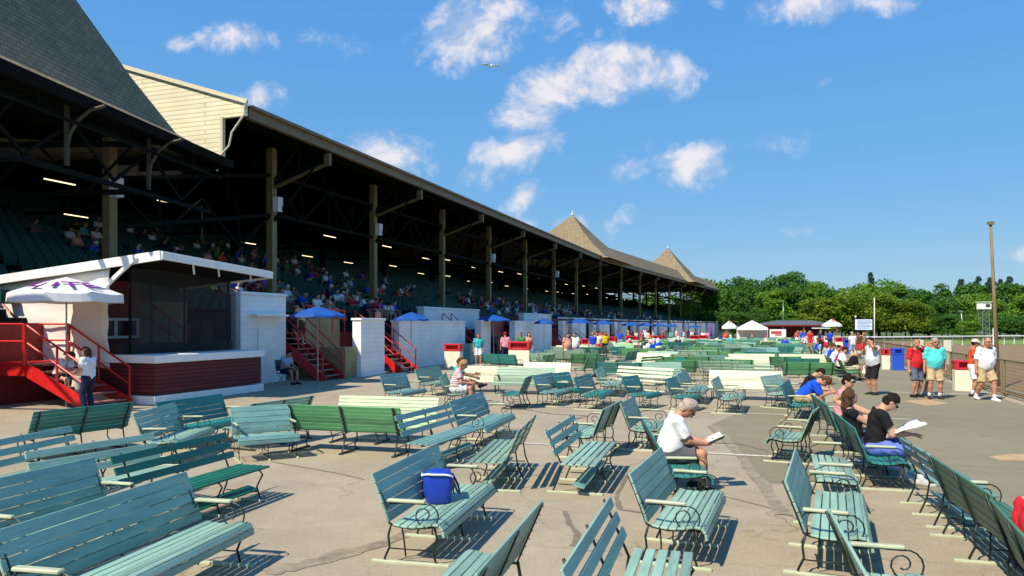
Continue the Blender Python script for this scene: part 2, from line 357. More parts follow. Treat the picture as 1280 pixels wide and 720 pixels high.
ribbon('tar_seam', [(706,640),(712,656),(722,668),(716,684)], .06, M['tar'])
ribbon('tar_seam', [(655,512),(690,518),(735,520),(700,530)], .10, M['tar'])
ribbon('tar_seam', [(893,533),(915,556),(940,590),(982,645)], .17, M['stain'], .0155)
ribbon('tar_seam', [(330,716),(380,708),(450,688),(560,652)], .22, M['stain'], jit=.4)
ribbon('tar_seam', [(870,553),(925,556),(960,565)], .05, M['tar'], .0155)
ribbon('tar_seam', [(340,578),(420,592),(455,600)], .035, M['tar'])
ribbon('tar_seam', [(950,604),(1040,606),(1150,612),(1230,622)], .05, M['tar'])
ribbon('tar_seam', [(900,620),(980,640),(1080,700)], .03, M['tar'])
for s, t0, t1 in ((18.7, 6.5, -3.2), (12.7, 4.3, -2.4), (24.7, 6, -2), (30.7, 7, -2), (36.7, 8, -2), (43, 9, -2)):
    b = MB(); n = 14
    b.grid([[WL(s-.045+rnd.uniform(-.006, .006), t0+(t1-t0)*k/n, .018), WL(s+.045+rnd.uniform(-.006, .006), t0+(t1-t0)*k/n, .018)] for k in range(n+1)])
    tag(b.build('painted_line', M['line']), kind='structure')
b = MB(); b.grid([[WL(s, t, .019) for t in (-3.2, -6.5)] for s in (26.0, 26.12)]); tag(b.build('painted_line', M['line']), kind='structure')
# ------------------------------------------------------------ grandstand
gs = thing('grandstand', 'long wooden grandstand with dark roof, open trusses, pointed towers and rows of green seats', 'grandstand', W(30, 30, 0))
def SS(a, b, st=4.0):
    n = max(1, int(math.ceil((b-a)/st))); L = [a+(b-a)*i/n for i in range(n+1)]
    if a < SB < b: L = sorted(set(L+[SB]))
    return L
def sheet(b, prof, s0, s1, mi=0, st=4.0):        # prof: list of (t, z) swept along s
    b.grid([[W(s, t, z) for (t, z) in prof] for s in SS(s0, s1, st)], mi)
SG = SB/1.27
def GSS(a, b, st=4.0):
    n = max(1, int(math.ceil((b-a)/st))); L = [a+(b-a)*i/n for i in range(n+1)]
    return sorted(set(L+[SG])) if a < SG < b else L
def gsheet(b, prof, s0, s1, mi=0, st=4.0): b.grid([[GW(s, t, z) for (t, z) in prof] for s in GSS(s0, s1, st)], mi)
EZ = 8.55; S0, S1 = 19.0, 151.0
# main roof: top sheet, soffit
b = MB(); gsheet(b, [(15.0, EZ+.35), (31, EZ+.35+5.3), (48, EZ)], S0, SG); gsheet(b, [(15.0, EZ+.35), (16.8, EZ+2.2), (31, EZ+4.6), (46, EZ)], SG, S1)
a0, a1, a2, a3 = GW(S1, 15, EZ+.35), GW(S1, 16.8, EZ+2.2), GW(S1, 31, EZ+4.6), GW(S1, 46, EZ)
e = GW(S1+2.5, 17, EZ+.3); e2 = GW(S1+2.5, 44, EZ+.3); b.add([a0, a1, a2, a3, e2, e], [(0, 1, 5), (1, 2, 4, 5), (2, 3, 4)])
b.build('roof', M['shingle'], gs, world=True)
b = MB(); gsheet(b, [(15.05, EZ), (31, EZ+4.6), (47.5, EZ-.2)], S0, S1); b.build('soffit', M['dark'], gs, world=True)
b = MB(); gsheet(b, [(14.98, EZ-.02), (14.98, EZ+.38)], S0, S1); gsheet(b, [(14.98, EZ-.02), (15.15, EZ-.02)], S0, S1)
b.build('fascia', M['fascia'], gs, world=True)
b = MB()
for s0, s1 in zip(GSS(S0, S1), GSS(S0, S1)[1:]): b.bar(GW(s0, 14.9, EZ+.32), GW(s1, 14.9, EZ+.32), .12, .12)
b.build('gutter', M['fascia'], gs, world=True)
# back wall and interior
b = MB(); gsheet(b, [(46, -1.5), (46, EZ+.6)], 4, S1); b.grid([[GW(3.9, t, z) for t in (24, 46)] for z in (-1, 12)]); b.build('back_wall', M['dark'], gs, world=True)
# stepped seating deck
NR = 34; T0 = 20.2; Z0 = 2.35
def dz_(k): return Z0+.25*k
prof = [(19.3, 1.0), (19.3, Z0-.25), (19.75, Z0-.25)]
for k in range(NR): prof += [(19.75+.85*k, dz_(k)), (19.75+.85*(k+1), dz_(k))]
prof += [(59, dz_(NR-1))]
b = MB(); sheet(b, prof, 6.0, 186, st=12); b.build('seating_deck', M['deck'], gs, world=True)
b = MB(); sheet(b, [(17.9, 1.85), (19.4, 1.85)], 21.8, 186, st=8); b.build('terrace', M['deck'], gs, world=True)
b = MB(); sheet(b, [(19.5, Z0-.25), (19.5, Z0+.42), (19.57, Z0+.42), (19.57, Z0-.25)], 50, 186, st=8); b.build('box_front', M['darkred'], gs, world=True)
# columns
cs = [16.2, 23.5, 31.2, 39.2, 46.9, 55, 63.4, 71.8, 80.5, 89, 98, 107, 116, 125, 134, 143]
for s in cs:
    b = MB(); b.box(GW(s, 17.5, 4.0), (.36, .36, 12.2 if s > 18 else 11.4), Matrix.Rotation(-UA, 3, 'Z'))
    o = b.build('column', M['colm'], gs, world=True, bevel=.02)
    for t in (25.5, 34):
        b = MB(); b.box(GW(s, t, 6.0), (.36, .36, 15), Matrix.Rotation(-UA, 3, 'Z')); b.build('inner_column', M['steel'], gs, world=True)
# cantilever truss at each column, and the long truss between columns
for s in cs[1:]:
    b = MB()
    bt = lambda t: EZ+.29*(t-15)-.12
    b.bar(GW(s, 15.15, EZ-.1), GW(s, 31, EZ+4.3), .14, .22)
    b.bar(GW(s, 15.2, EZ-.42), GW(s, 19.5, EZ-1.75), .12, .18); b.bar(GW(s, 19.5, EZ-1.75), GW(s, 31, EZ-1.6), .12, .18)
    pt = [(15.2, EZ-.42), (16.3, EZ-.7), (17.5, EZ-1.1), (19.5, EZ-1.75), (22, EZ-1.72), (25.5, EZ-1.68), (28, EZ-1.64)]
    for i, (t, z) in enumerate(pt[1:], 1):
        b.bar(GW(s, t, z), GW(s, t, bt(t)), .09, .09); b.bar(GW(s, pt[i-1][0], bt(pt[i-1][0])), GW(s, t, z), .08, .08)
    b.bar(GW(s, 17.5, EZ-2.6), GW(s, 15.6, EZ-.6), .12, .12); b.bar(GW(s, 17.5, EZ-2.8), GW(s, 20.5, EZ-1.8), .12, .12)
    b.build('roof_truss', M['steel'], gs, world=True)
    b = MB(); b.bar(GW(s, 14.95, EZ-.35), GW(s+.02, 15.2, EZ-.35), .16, .55); b.bar(GW(s, 15.1, EZ-.5), GW(s, 17.4, EZ-1.25), .12, .14)
    b.build('truss_bracket', M['fascia'], gs, world=True)
for i in range(len(cs)-1):
    s0, s1 = cs[i], cs[i+1]; b = MB(); z0, z1 = EZ-2.25, EZ-.75
    if s0 < 18: z0, z1 = 4.9, 6.3
    b.bar(GW(s0, 17.5, z0), GW(s1, 17.5, z0 if s0 > 18 else EZ-2.25), .14, .16); b.bar(GW(s0, 17.5, z1), GW(s1, 17.5, z1 if s0 > 18 else EZ-.75), .14, .16)
    n = 4
    for k in range(n):
        a = s0+(s1-s0)*k/n; c = s0+(s1-s0)*(k+1)/n
        b.bar(GW(a, 17.5, z0 if k % 2 else z1), GW(c, 17.5, z1 if k % 2 else z0), .08, .08); b.bar(GW(c, 17.5, z0), GW(c, 17.5, z1), .06, .06)
    for k in range(6):       # purlins
        t = 16.2+k*2.6; b.bar(GW(max(s0, 19.1), t, EZ+.29*(t-15)-.14), GW(s1, t, EZ+.29*(t-15)-.14), .1, .14)
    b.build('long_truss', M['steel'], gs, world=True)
# lamps hanging inside
rl = random.Random(3)
for s in [6+5.2*i for i in range(26)]:
    for j, (t, z) in enumerate(((20.5, 6.55), (25.5, 6.3), (31, 6.7), (37, 7.5))):
        if s < 12 and j == 0: continue
        if rl.random() < .22: continue
        b = MB(); ds = rl.uniform(-1, 1); b.box((0, 0, 0), (.05, 1.35, .04), mi=0)
        o = b.build('tube_light', M['lamp'], gs); p = GW(s+ds, t, z+rl.uniform(-.15, .15)); o.location = gs.matrix_basis.inverted() @ p; o.rotation_euler = (0, 0, -UA)
for s in (16.2, 23.5, 31.2, 46.9, 63.4):
    b = MB(); b.box(GW(s-.1, 17.15, EZ-1.9 if s > 17 else 6.0), (.36, .36, .7), Matrix.Rotation(-UA, 3, 'Z')); b.build('speaker_box', M['white'], gs, world=True, bevel=.03)
# gable end wall between the tower roof and the long roof
b = MB(); sg = 18.98
poly = [(15.0, EZ+.38), (15.0, EZ+.02), (15.85, EZ+.02), (15.85, 7.0), (17.5, 7.2), (21.5, 9.6), (21.5, EZ+.4+.331*6.5)]
b.prism([GW(sg, t, z) for t, z in poly], GW(sg, 15), GW(sg-.12, 15)); b.build('gable_wall', M['clap'], gs, world=True)
b = MB(); b.bar(GW(sg-.16, 14.9, EZ+.42), GW(sg-.16, 21.5, EZ+.46+.331*6.5), .12, .16); b.bar(GW(sg-.16, 15.85, EZ+.05), GW(sg-.16, 15.85, 7.0), .1, .1)
b.build('gable_trim', M['creamtrim'], gs, world=True)
b = MB(); b.tube([GW(sg-.25, 14.92, EZ+.3), GW(sg-.25, 14.95, EZ), GW(sg-.25, 15.4, EZ-.5), GW(sg-.25, 15.5, EZ-.9), GW(sg-.25, 15.95, 7.25), GW(sg-.25, 15.95, 6.9)], .038); b.build('downspout', M['creamtrim'], gs, world=True)
# bell-cast tower roof at the near end (hip towards the gable)
e1 = Vector((-.98, -.2)); e2v = Vector((-.2, .98)); c0 = Vector((18.25, 15.0))
TWZ = [(0, 7.05), (.5, 7.25), (1.1, 7.62), (1.93, 9.0), (2.85, 10.75), (4, 12.9), (5, 14.8), (6, 16.8)]
def tw(i, j, z): q = c0+e1*i+e2v*j; return GW(q.x, q.y, z)
b = MB(); Wd = 9.0; rows = []
for a, z in TWZ:
    ring = [tw(Wd, a, z), tw(a, a, z), tw(a, 12-a, z), tw(Wd, 12-a, z)]; rows.append(ring)
b.grid(rows); b.build('tower_roof', M['shingle'], gs, world=True)
b = MB(); rr = [[tw(Wd, a, 7.0), tw(a, a, 7.0), tw(a, 12-a, 7.0), tw(Wd, 12-a, 7.0)] for a in (.05, .9)]; b.grid(rr)
b.bar(tw(-.02, -.02, 6.93), tw(Wd, -.02, 6.93), .1, .3); b.bar(tw(-.02, 0, 6.93), tw(-.02, 3, 6.93), .1, .3)
b.grid([[tw(0.9, .9, 7.3), tw(Wd, .9, 7.3)], [tw(.9, 12, 8), tw(Wd, 12, 8)]]); b.build('tower_eave', M['dark'], gs, world=True)
b = MB(); b.bar(tw(.2, .25, 6.5), tw(Wd, .25, 6.5), .06, .08)
for k in range(9): b.bar(tw(.3+k*1.4, .25, 6.5), tw(.3+k*1.4, .25, 6.95), .04, .04); b.bar(tw(.3+k*1.4, .6, 5.6 if k % 2 else 6.6), tw(1.7+k*1.4, .6, 6.6 if k % 2 else 5.6), .08, .08)
b.bar(tw(.2, .6, 5.5), tw(Wd, .6, 5.5), .12, .14); b.bar(tw(.2, .6, 6.7), tw(Wd, .6, 6.7), .12, .14)
for q in (3.6, 7.4, 11):
    b.bar(tw(q, .6, 5.5), tw(q, 9, 5.5), .12, .16); b.bar(tw(q, .6, 6.7), tw(q, 9, 6.9), .12, .16)
    for k in range(6): b.bar(tw(q, .6+1.4*k, 5.5 if k % 2 else 6.8), tw(q, 2+1.4*k, 6.8 if k % 2 else 5.5), .07, .07)
b.build('eave_truss', M['steel'], gs, world=True)
for q in (3.3, 6.2):
    b = MB(); pts = [tw(q, .5+.9*math.cos(a)-.9, 5.9+.95*math.sin(a)) for a in [R(x) for x in (0, 22, 45, 68, 90)]]; b.tube(pts, .05); b.bar(tw(q, .5, 5.6), tw(q, .5, 6.9), .1, .1)
    b.build('curved_bracket', M['oldbrown'], gs, world=True)
b = MB(); b.grid([[GW(s, t, z) for t, z in ((20.5, 7.6), (30, 10.5), (47.5, 8.2))] for s in (-34, 8, 19.2)]); b.grid([[GW(19.15, t, 7.0), GW(19.15, t, EZ+.1+.29*(min(t, 31)-15)-max(0, t-31)*.29)] for t in (17.2, 24, 31, 40, 47)])  # added roof extension and closing walls that keep the sun out of the stand
b.grid([[GW(s, 46.5, z) for z in (-1, 8.5)] for s in (-34, 5)]); b.build('sun_block_roof', M['dark'], gs, world=True)
# two far pyramid towers
def pyramid(sc, tc, hw, zb, zt):
    b = MB(); rows = []
    for f, z in ((1.12, zb-.25), (1.0, zb), (.72, zb+(zt-zb)*.26), (.4, zb+(zt-zb)*.60), (.05, zt)):
        rows.append([GW(sc+a*hw*f, tc+c*hw*f, z) for a, c in ((-1,-1),(1,-1),(1,1),(-1,1),(-1,-1))])
    b.grid(rows); o = b.build('pyramid_roof', M['shingle'], gs, world=True)
    f = MB(); p = GW(sc, tc, zt); f.tube([p+Vector((0,0,-.25)), p+Vector((0,0,.25)), p+Vector((0,0,.9))], .16, 8, r2=.03); f.ball(p+Vector((0, 0, .3)), .2)
    q = f.build('finial', M['creamtrim'], None, smooth=True); q.parent = o; q.matrix_parent_inverse = Matrix.Identity(4); q.data.transform(gs.matrix_basis.inverted())
pyramid(76.7, 19.4, 4.7, 9.0, 13.7); pyramid(SG+47, 19.0, 4.9, 9.0, 14.4)
# interior seats: nearest ones are things of their own, the rest read as one mass
def seat_geo(b, loc, rot, mi=0):
    b.box(loc+rot@Vector((0, .02, .42)), (.46, .40, .04), rot, mi); b.box(loc+rot@Vector((0, -.19, .62)), (.46, .04, .36), rot @ Matrix.Rotation(R(-10), 3, 'X'), mi)
b = MB(); I3 = Matrix.Identity(3); b.box((0, .02, .42), (.46, .40, .04)); b.box((0, -.19, .62), (.46, .04, .36), Matrix.Rotation(R(-10), 3, 'X')); b.box((0, -.08, .2), (.3, .05, .42))
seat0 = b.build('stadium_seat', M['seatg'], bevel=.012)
SL = 'small green folding seat in the empty lower rows of the shaded grandstand'
tag(seat0, SL, 'seat', 'green grandstand seats')
RZ = math.pi/2-UA+math.pi/2      # local +Y faces the track
def face_track(s): return -math.pi/2-(UA if s <= SB else UB)
first = True; big = MB(); SEATS = []
for k in range(NR):
    n = 0; s = 7.0
    while s < 184:
        if abs((s-7) % 11.0) < 1.1: s += .56; continue
        t = T0+.85*k; p = W(s, t, dz_(k)); SEATS.append((k, s, t))
        if k < 8 and 28.5 < s < 48.5:
            o = seat0 if first else copy_tree(seat0); first = False; o.location = p; o.rotation_euler = (0, 0, face_track(s)); n += 1
        elif s < 110 or k < 10:
            rot = Matrix.Rotation(face_track(s), 3, 'Z'); big.box(p+rot@Vector((0, .02, .42)), (.46, .40, .05), rot); big.box(p+rot@Vector((0, -.19, .62)), (.46, .05, .36), rot)
        s += .56
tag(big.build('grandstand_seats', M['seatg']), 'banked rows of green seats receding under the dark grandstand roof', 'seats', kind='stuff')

# ------------------------------------------------------------ white block walls along the stand
def pt(px, t): # s on the line t at this photo column
    a = UA-math.atan((px-640)/F); return t/math.tan(a)
walls = [ # s0, s1, t, top, name label
 (21.5, 24.1, 17.3, 3.25, 'white block service wall with a capped parapet beside the dark red booth'),
 (26.8, 28.8, 15.6, 2.35, 'short free-standing white block pillar wall between two red staircases'),
 (31.7, 40.0, 16.4, 2.3, 'long low white block wall right of the second bare red staircase'),
 (37.8, 46.4, 18.0, 3.1, 'raised white block box standing behind the long low white wall'),
 (41.6, 43.2, 16.0, 2.35, 'narrow white block wall behind the man in teal by the bins'),
 (48.0, 49.9, 16.0, 2.35, 'narrow white block wall right of the brown doorway near the pink-shirted man'),
 (50.5, 59.5, 16.6, 2.35, 'white block wall behind the woman in blue, under a blue umbrella'),
 (55.0, 63.0, 17.6, 3.0, 'upper white block box above the wall with the small blue umbrella')]
for (s0, s1, t, top, lab) in walls:
    w = thing('block_wall', lab, 'wall', W((s0+s1)/2, t, 0), group='white block walls in front of the grandstand')
    b = MB(); rot = Matrix.Rotation(-UA, 3, 'Z'); c = W((s0+s1)/2, t+.2, top/2-.2)
    b.box(c, (.4, s1-s0, top+.4), rot); b.build('wall', M['block'], w, world=True)
    b = MB(); b.box(W((s0+s1)/2, t+.2, top+.03), (.5, s1-s0+.1, .1), rot); b.build('coping', M['white'], w, world=True, bevel=.015)
s = 62.0; i = 0
while s < 176:
    wl = 5.5 if i % 2 else 1.8
    w = thing('block_wall', 'white block wall in the distant row below the far end of the grandstand', 'wall', W(s+wl/2, 16.3, gz(W(s,16).y)), group='far white block walls')
    zg = gz(W(s, 16).y); b = MB(); ang = UA if s < SB else UB; rot = Matrix.Rotation(-ang, 3, 'Z')
    b.box(W(s+wl/2, 16.5, (2.4+zg)/2), (.4, wl, 2.6-zg), rot); b.build('wall', M['block'], w, world=True)
    b = MB(); b.box(W(s+wl/2, 16.5, 2.75), (.5, wl+.1, .1), rot); b.build('coping', M['white'], w, world=True)
    s += wl + (3.0 if i % 2 else 1.6); i += 1
# red-brown base behind openings
b = MB(); sheet(b, [(18.0, -1.5), (18.0, 1.84)], 28, 186); sheet(b, [(19.2, -1.5), (19.2, 2.2)], 6, 21.8); b.build('base_wall', M['darkred'], gs, world=True)
b = MB(); b.prism([W(25.8, 17.6, z) for z in (0, 2.75)]+[W(28.4, 17.6, z) for z in (2.75, 0)], W(24, 17.9), W(24, 18.2)); b.box(W(26.4, 16.6, .62), (1.6, 1.0, 1.24), Matrix.Rotation(-UA, 3, 'Z')); 
b.build('tan_base_wall', M['tanwall'], gs, world=True)
# W1 details: shelf and closed door
b = MB(); b.box(W(22.9, 17.15, 2.5), (.35, 1.9, .07), Matrix.Rotation(-UA, 3, 'Z')); o = b.build('door_hood', M['white'], gs, world=True)
b = MB(); b.box(W(22.9, 17.27, 1.0), (.06, 1.0, 2.0), Matrix.Rotation(-UA, 3, 'Z')); b.build('door', M['white'], gs, world=True, bevel=.01)

# ------------------------------------------------------------ red staircases
def staircase(name_label, s0, s1, tf, tt, zt, group=None, rails=True, posts=3, landing=0):
    zg = gz(W(s0, tf).y)
    r = thing('red_staircase', name_label, 'staircase', W((s0+s1)/2, tf, zg), group=group)
    n = max(4, int(round((zt-zg)/.2)))
    for s in (s0, s1):
        b = MB(); d = .30
        b.prism([W(s, tf-.12, zg+.02), W(s, tf+.3, zg+.02), W(s, tt+.1, zt-.32), W(s, tt, zt+.02), W(s, tf-.12, zg+.18)], W(s, 0), W(s+.05, 0)); b.build('stringer', M['red'], r, world=True)
    for k in range(n):
        f = (k+.6)/n; t = tf+(tt-tf)*f; z = zg+(zt-zg)*(k+1)/n-.03
        b = MB(); b.box(W((s0+s1)/2+.02, t, z), ((tt-tf)/n*1.02, abs(s1-s0)-.08, .045), Matrix.Rotation(-UA if s0 < SB else -UB, 3, 'Z')); b.build('tread', M['tread'], r, world=True)
    if rails:
        for s in (s0, s1+.05):
            b = MB(); H = 1.0
            for hh in (H, H*.55): b.tube([W(s, tf-.05, zg+hh), W(s, tt, zt+hh)], .026)
            for k in range(posts):
                f = k/(posts-1); b.tube([W(s, tf+(tt-tf)*f, zg+(zt-zg)*f), W(s, tf+(tt-tf)*f, zg+(zt-zg)*f+H)], .03)
            b.build('handrail', M['red'], r, world=True)
    return r
# far-left big staircase with landing
rA = staircase('wide red steel staircase with a landing at the left edge, a girl seated on it', 14.15, 15.35, 15.95, 18.1, 1.15, landing=1)
b = MB(); b.prism([W(14.15, 18.1, 1.17), W(14.15, 18.1, .82), W(14.15, 19.9, .82), W(14.15, 19.9, 1.17)], W(14.15, 17), W(14.1, 17)); b.prism([W(14.15, 18.1, 1.12), W(15.35, 18.1, 1.12), W(15.35, 19.9, 1.12), W(14.15, 19.9, 1.12)], Vector((0,0,0)), Vector((0,0,.05)))
b.build('landing', M['red'], rA, world=True)
b = MB(); b.prism([W(14.15, 19.9, .82), W(14.15, 22.5, 2.9), W(14.15, 22.5, 3.25), W(14.15, 19.9, 1.17)], W(14.15, 17), W(14.1, 17)); b.build('stringer', M['red'], rA, world=True)
for k in range(10):
    b = MB(); b.box(W(14.75, 20.0+.27*k, 1.35+.2*k), (.28, 1.15, .05), Matrix.Rotation(-UA, 3, 'Z')); b.build('tread', M['darkred'], rA, world=True)
b = MB()
for hh in (.55, 1.0): b.tube([W(14.1, 18.1, 1.17+hh), W(14.1, 19.9, 1.17+hh), W(14.1, 22.5, 3.25+hh)], .028); b.tube([W(15.4, 18.1, 1.17+hh), W(15.4, 19.9, 1.17+hh), W(15.4, 22.5, 3.25+hh)], .028)
for t in (18.1, 19.9): b.tube([W(14.1, t, 1.1), W(14.1, t, 2.17)], .04); b.tube([W(15.4, t, 1.1), W(15.4, t, 2.17)], .04)
b.build('landing_rail', M['red'], rA, world=True)
staircase('red staircase beside the tan concrete wall, man in a blue shirt sitting next to it', 24.3, 25.6, 15.8, 17.95, 1.85)
staircase('red staircase between the white pillar wall and the long white wall', 29.7, 31.2, 15.3, 17.6, 1.8)
staircase('dark red staircase beneath the blue umbrella behind the man in teal', 40.2, 41.4, 15.9, 17.9, 1.85)
staircase('narrow red staircase right of the brown doorway by the pink shirt', 60.0, 61.4, 15.8, 17.8, 1.9)
sx = 67.6
for s in (64.8, 74.4, 84, 93.6, 103.5, 113):
    staircase('small red staircase in the distant row of white walls', s, s+1.5, 15.2, 17.3, 1.7+gz(W(s, 15).y)*.3, group='far red staircases', posts=2)
# upper rails on the stand front
b = MB()
for s0, s1 in ((25.8, 28.9),):
    for z in (2.4, 2.75): b.tube([W(s0, 17.6, z+.2), W(s1, 17.6, z)], .03)
    for k in range(4): b.tube([W(s0+1.0*k, 17.6, 1.8), W(s0+1.0*k, 17.6, 2.8)], .03)
b.tube([W(24.3, 18, 2.8), W(24.3, 20.8, 4.0)], .03); b.tube([W(25.7, 18, 2.8), W(25.7, 20.8, 4.0)], .03)
b.build('front_rail', M['red'], gs, world=True)
# brown doorway screens
for s0, s1 in ((43.4, 47.8),):
    b = MB(); b.box(W((s0+s1)/2, 16.8, 1.2), (.1, s1-s0, 2.4), Matrix.Rotation(-UA, 3, 'Z')); b.build('doorway_screen', M['darkred'], gs, world=True)
# blue-green boxed counter by the long wall
w = thing('low_wall', 'low grey-blue panel wall beside the red-topped bin', 'wall', W(39.2, 15.6)); b = MB(); b.box(W(39.2, 15.6, .55), (.4, 1.7, 1.1), Matrix.Rotation(-UA, 3, 'Z')); b.build('panel', M['blue'], w, world=True)

# ------------------------------------------------------------ booth with canopy roof
bo = thing('announcer_booth', 'dark red booth with a white-edged shed roof, netting front and white tarp side', 'booth', W(18, 16.6))
RB = Matrix.Rotation(-UA, 3, 'Z')
def bx(b, s0, s1, t0, t1, z0, z1, mi=0): b.box(W((s0+s1)/2, (t0+t1)/2, (z0+z1)/2), (abs(t1-t0), abs(s1-s0), z1-z0), RB, mi)
s0, s1, t0, t1 = 15.6, 20.0, 15.3, 18.0
b = MB(); bx(b, s0, s1, t0, t1, .28, 1.12); b.build('base', M['brick'], bo, world=True)
b = MB(); bx(b, s0-.06, s1+.06, t0-.06, t1, 0.02, .25); b.build('skirt', M['white'], bo, world=True)
b = MB(); bx(b, s0-.08, s1+.08, t0-.10, t1, 1.12, 1.34); b.build('counter', M['creamtrim'] if 0 else M['white'], bo, world=True, bevel=.02)
def skew(b, pts, th):   # slab between four top corners
    b.prism([Vector(p) for p in pts], Vector((0, 0, 0)), Vector((0, 0, -th)))
A_, B_, C_, D_ = W(15.4, 14.9, 3.97), W(19.75, 14.7, 3.72), W(19.5, 24.5, 2.85), W(15.0, 25.0, 2.98)
b = MB(); skew(b, [A_, B_, C_, D_], .05); b.build('roof', M['dark'], bo, world=True)
b = MB(); up = Vector((0, 0, .0))
b.bar(A_+up, B_+up, .10, .20); b.bar(D_+up, A_+up, .10, .24); b.bar(B_+up, C_+up, .10, .2); skew(b, [q+Vector((0, 0, .12)) for q in (A_, B_, C_, D_)], .06); b.build('roof_edge', M['white'], bo, world=True)
b = MB()
for s, t in ((15.7, 16.25), (19.6, 16.25), (19.6, 18), (15.6, 18), (17.6, 17.4)): b.bar(W(s, t, 1.3), W(s, t, 3.85-(t-15)*.12), .05, .05)
b.build('post', M['steel'], bo, world=True)
b = MB(); b.bar(W(15.4, 17.2, 2.9), W(15.3, 15.6, 3.95), .07, .1); b.build('brace', M['white'], bo, world=True)
b = MB(); bx(b, 17.75, s1, t1+.25, t1+.35, 1.3, 2.9); b.build('tan_rear_panel', M['tanwall'], bo, world=True)
b = MB(); bx(b, 17.75, s1, t1+.2, t1+.24, 2.9, 3.45); bx(b, s0, s1, 16.4, 16.9, 1.34, 1.62); b.build('inner_counter', M['black'], bo, world=True)
b = MB(); b.tube([W(17.8, t1+.1, 3.1), W(19.9, t1+.1, 1.9)], .03); b.tube([W(17.8, t1+.1, 2.6), W(19.4, t1+.1, 1.7)], .03); b.tube([W(19.0, t1+.05, 1.3), W(19.0, t1+.05, 2.4)], .03); b.build('inner_rail', M['red'], bo, world=True)
# dark interior wall with small windows
b = MB(); bx(b, s0, 17.75, t1, t1+.1, 1.3, 3.45); b.build('rear_wall', M['darkred'], bo, world=True)
b = MB(); bx(b, s0+.4, s0+2.1, t1-.05, t1-.01, 1.75, 2.35); o = b.build('window_frame', M['white'], bo, world=True)
for k in (0, 1):
    b = MB(); bx(b, s0+.5+k*.8, s0+1.15+k*.8, t1-.08, t1-.06, 1.83, 2.27); b.build('window_pane', M['glassdark'], bo, world=True)
b = MB(); bx(b, s1-1.5, s1-1.0, t0+1.0, t0+1.5, 1.35, 2.3); b.build('equipment_cabinet', M['black'], bo, world=True, bevel=.05)
b = MB(); b.grid([[W(s, 16.2, z) for s in (s0+.1, s1-.1)] for z in (1.34, 3.7)]); b.build('netting', M['net'], bo, world=True)
for s in (16.6, 17.6, 19.0):
    b = MB(); b.tube([W(s, 14.95, 3.86), W(s+.05, 14.95, 3.55)], .025); b.build('hanging_hook', M['white'], bo, world=True)
# tarp: hangs from the left roof edge, wrinkled sheet
b = MB(); rows = []
for i in range(15):
    f = i/14; row = []
    for j in range(23):
        g_ = j/22; t = 16.7+8.0*g_; top = 3.88-.098*(t-15); z = top-(top-(.95+.08*math.sin(g_*9)))*f
        ds = .05*math.sin(t*4+f*3)*f+.035*math.sin(t*11-f*7+1)*f+.025*math.sin(f*22+t*2)
        row.append(W(15.45+ds+ .1*f, t+.15*f*(1-g_), z))
    rows.append(row)
b.grid(rows); o = b.build('tarp', M['cloth'], bo, smooth=True, world=True)
so_ = o.modifiers.new('thickness', 'SOLIDIFY'); so_.thickness = .006

# ------------------------------------------------------------ umbrellas
def umbrella(label, p, r, h, mcan, group=None, n=8, rise=.45, val=.18, mpole='metal', print_=None):
    u = thing('patio_umbrella', label, 'umbrella', p, rnd.uniform(0, .7), group=group)
    b = MB(); b.tube([(0, 0, 0), (0, 0, h)], .022, 8); b.build('pole', M[mpole], u)
    b = MB(); rows = [[Vector((0, 0, h+.02))]*(n*4+1)]
    for f in (.25, .5, .75, .93, 1.0):
        row = []
        for k in range(n*4+1):
            a = 2*math.pi*k/(n*4); seg = (k % 4)/4; sagr = 1-.055*math.sin(math.pi*seg)*f
            z = h-rise*(f**1.25)*1.0-.03*math.sin(math.pi*seg)*f
            row.append(Vector((math.cos(a)*r*f*sagr, math.sin(a)*r*f*sagr, z)))
        rows.append(row)
    rows.append([Vector((v.x*1.01, v.y*1.01, v.z-val)) for v in rows[-1]])
    b.grid(rows); o = b.build('canopy', mcan, u, smooth=False)
    m = o.modifiers.new('thickness', 'SOLIDIFY'); m.thickness = .008
    b = MB()
    for k in range(n): a = 2*math.pi*k/n; b.bar((0, 0, h-.05), (math.cos(a)*r*.97, math.sin(a)*r*.97, h-rise-.03), .015, .015)
    b.build('ribs', M['metal'], u)
    return u
p = W(14.55, 17.05); p = Vector((-557/F*19.2, 19.2, 0))
um = umbrella('white patio umbrella with big purple lettering beside the booth and tarp', p, 1.36, 3.36, M['umbw'], rise=.42, val=.20)
um.rotation_euler = (0, 0, .2); um.matrix_basis = Matrix.LocRotScale(p, um.rotation_euler, None)
def word(txt, size, mt, parent, loc, rot, name='lettering', ext=.004, sx=1.0):
    cu = bpy.data.curves.new(name, 'FONT'); cu.body = txt; cu.size = size; cu.extrude = ext; cu.align_x = 'CENTER'; cu.align_y = 'CENTER'; cu.resolution_u = 3; cu.offset = size*.018
    t = bpy.data.objects.new(name, cu); dg = bpy.context.evaluated_depsgraph_get(); col.objects.link(t); dg.update()
    me = bpy.data.meshes.new_from_object(t.evaluated_get(dg)); bpy.data.objects.remove(t); me.materials.clear(); me.materials.append(mt)
    o = bpy.data.objects.new(name, me); col.objects.link(o); o.parent = parent; o.location = loc; o.rotation_euler = rot; o.scale = (sx, 1, 1); return o
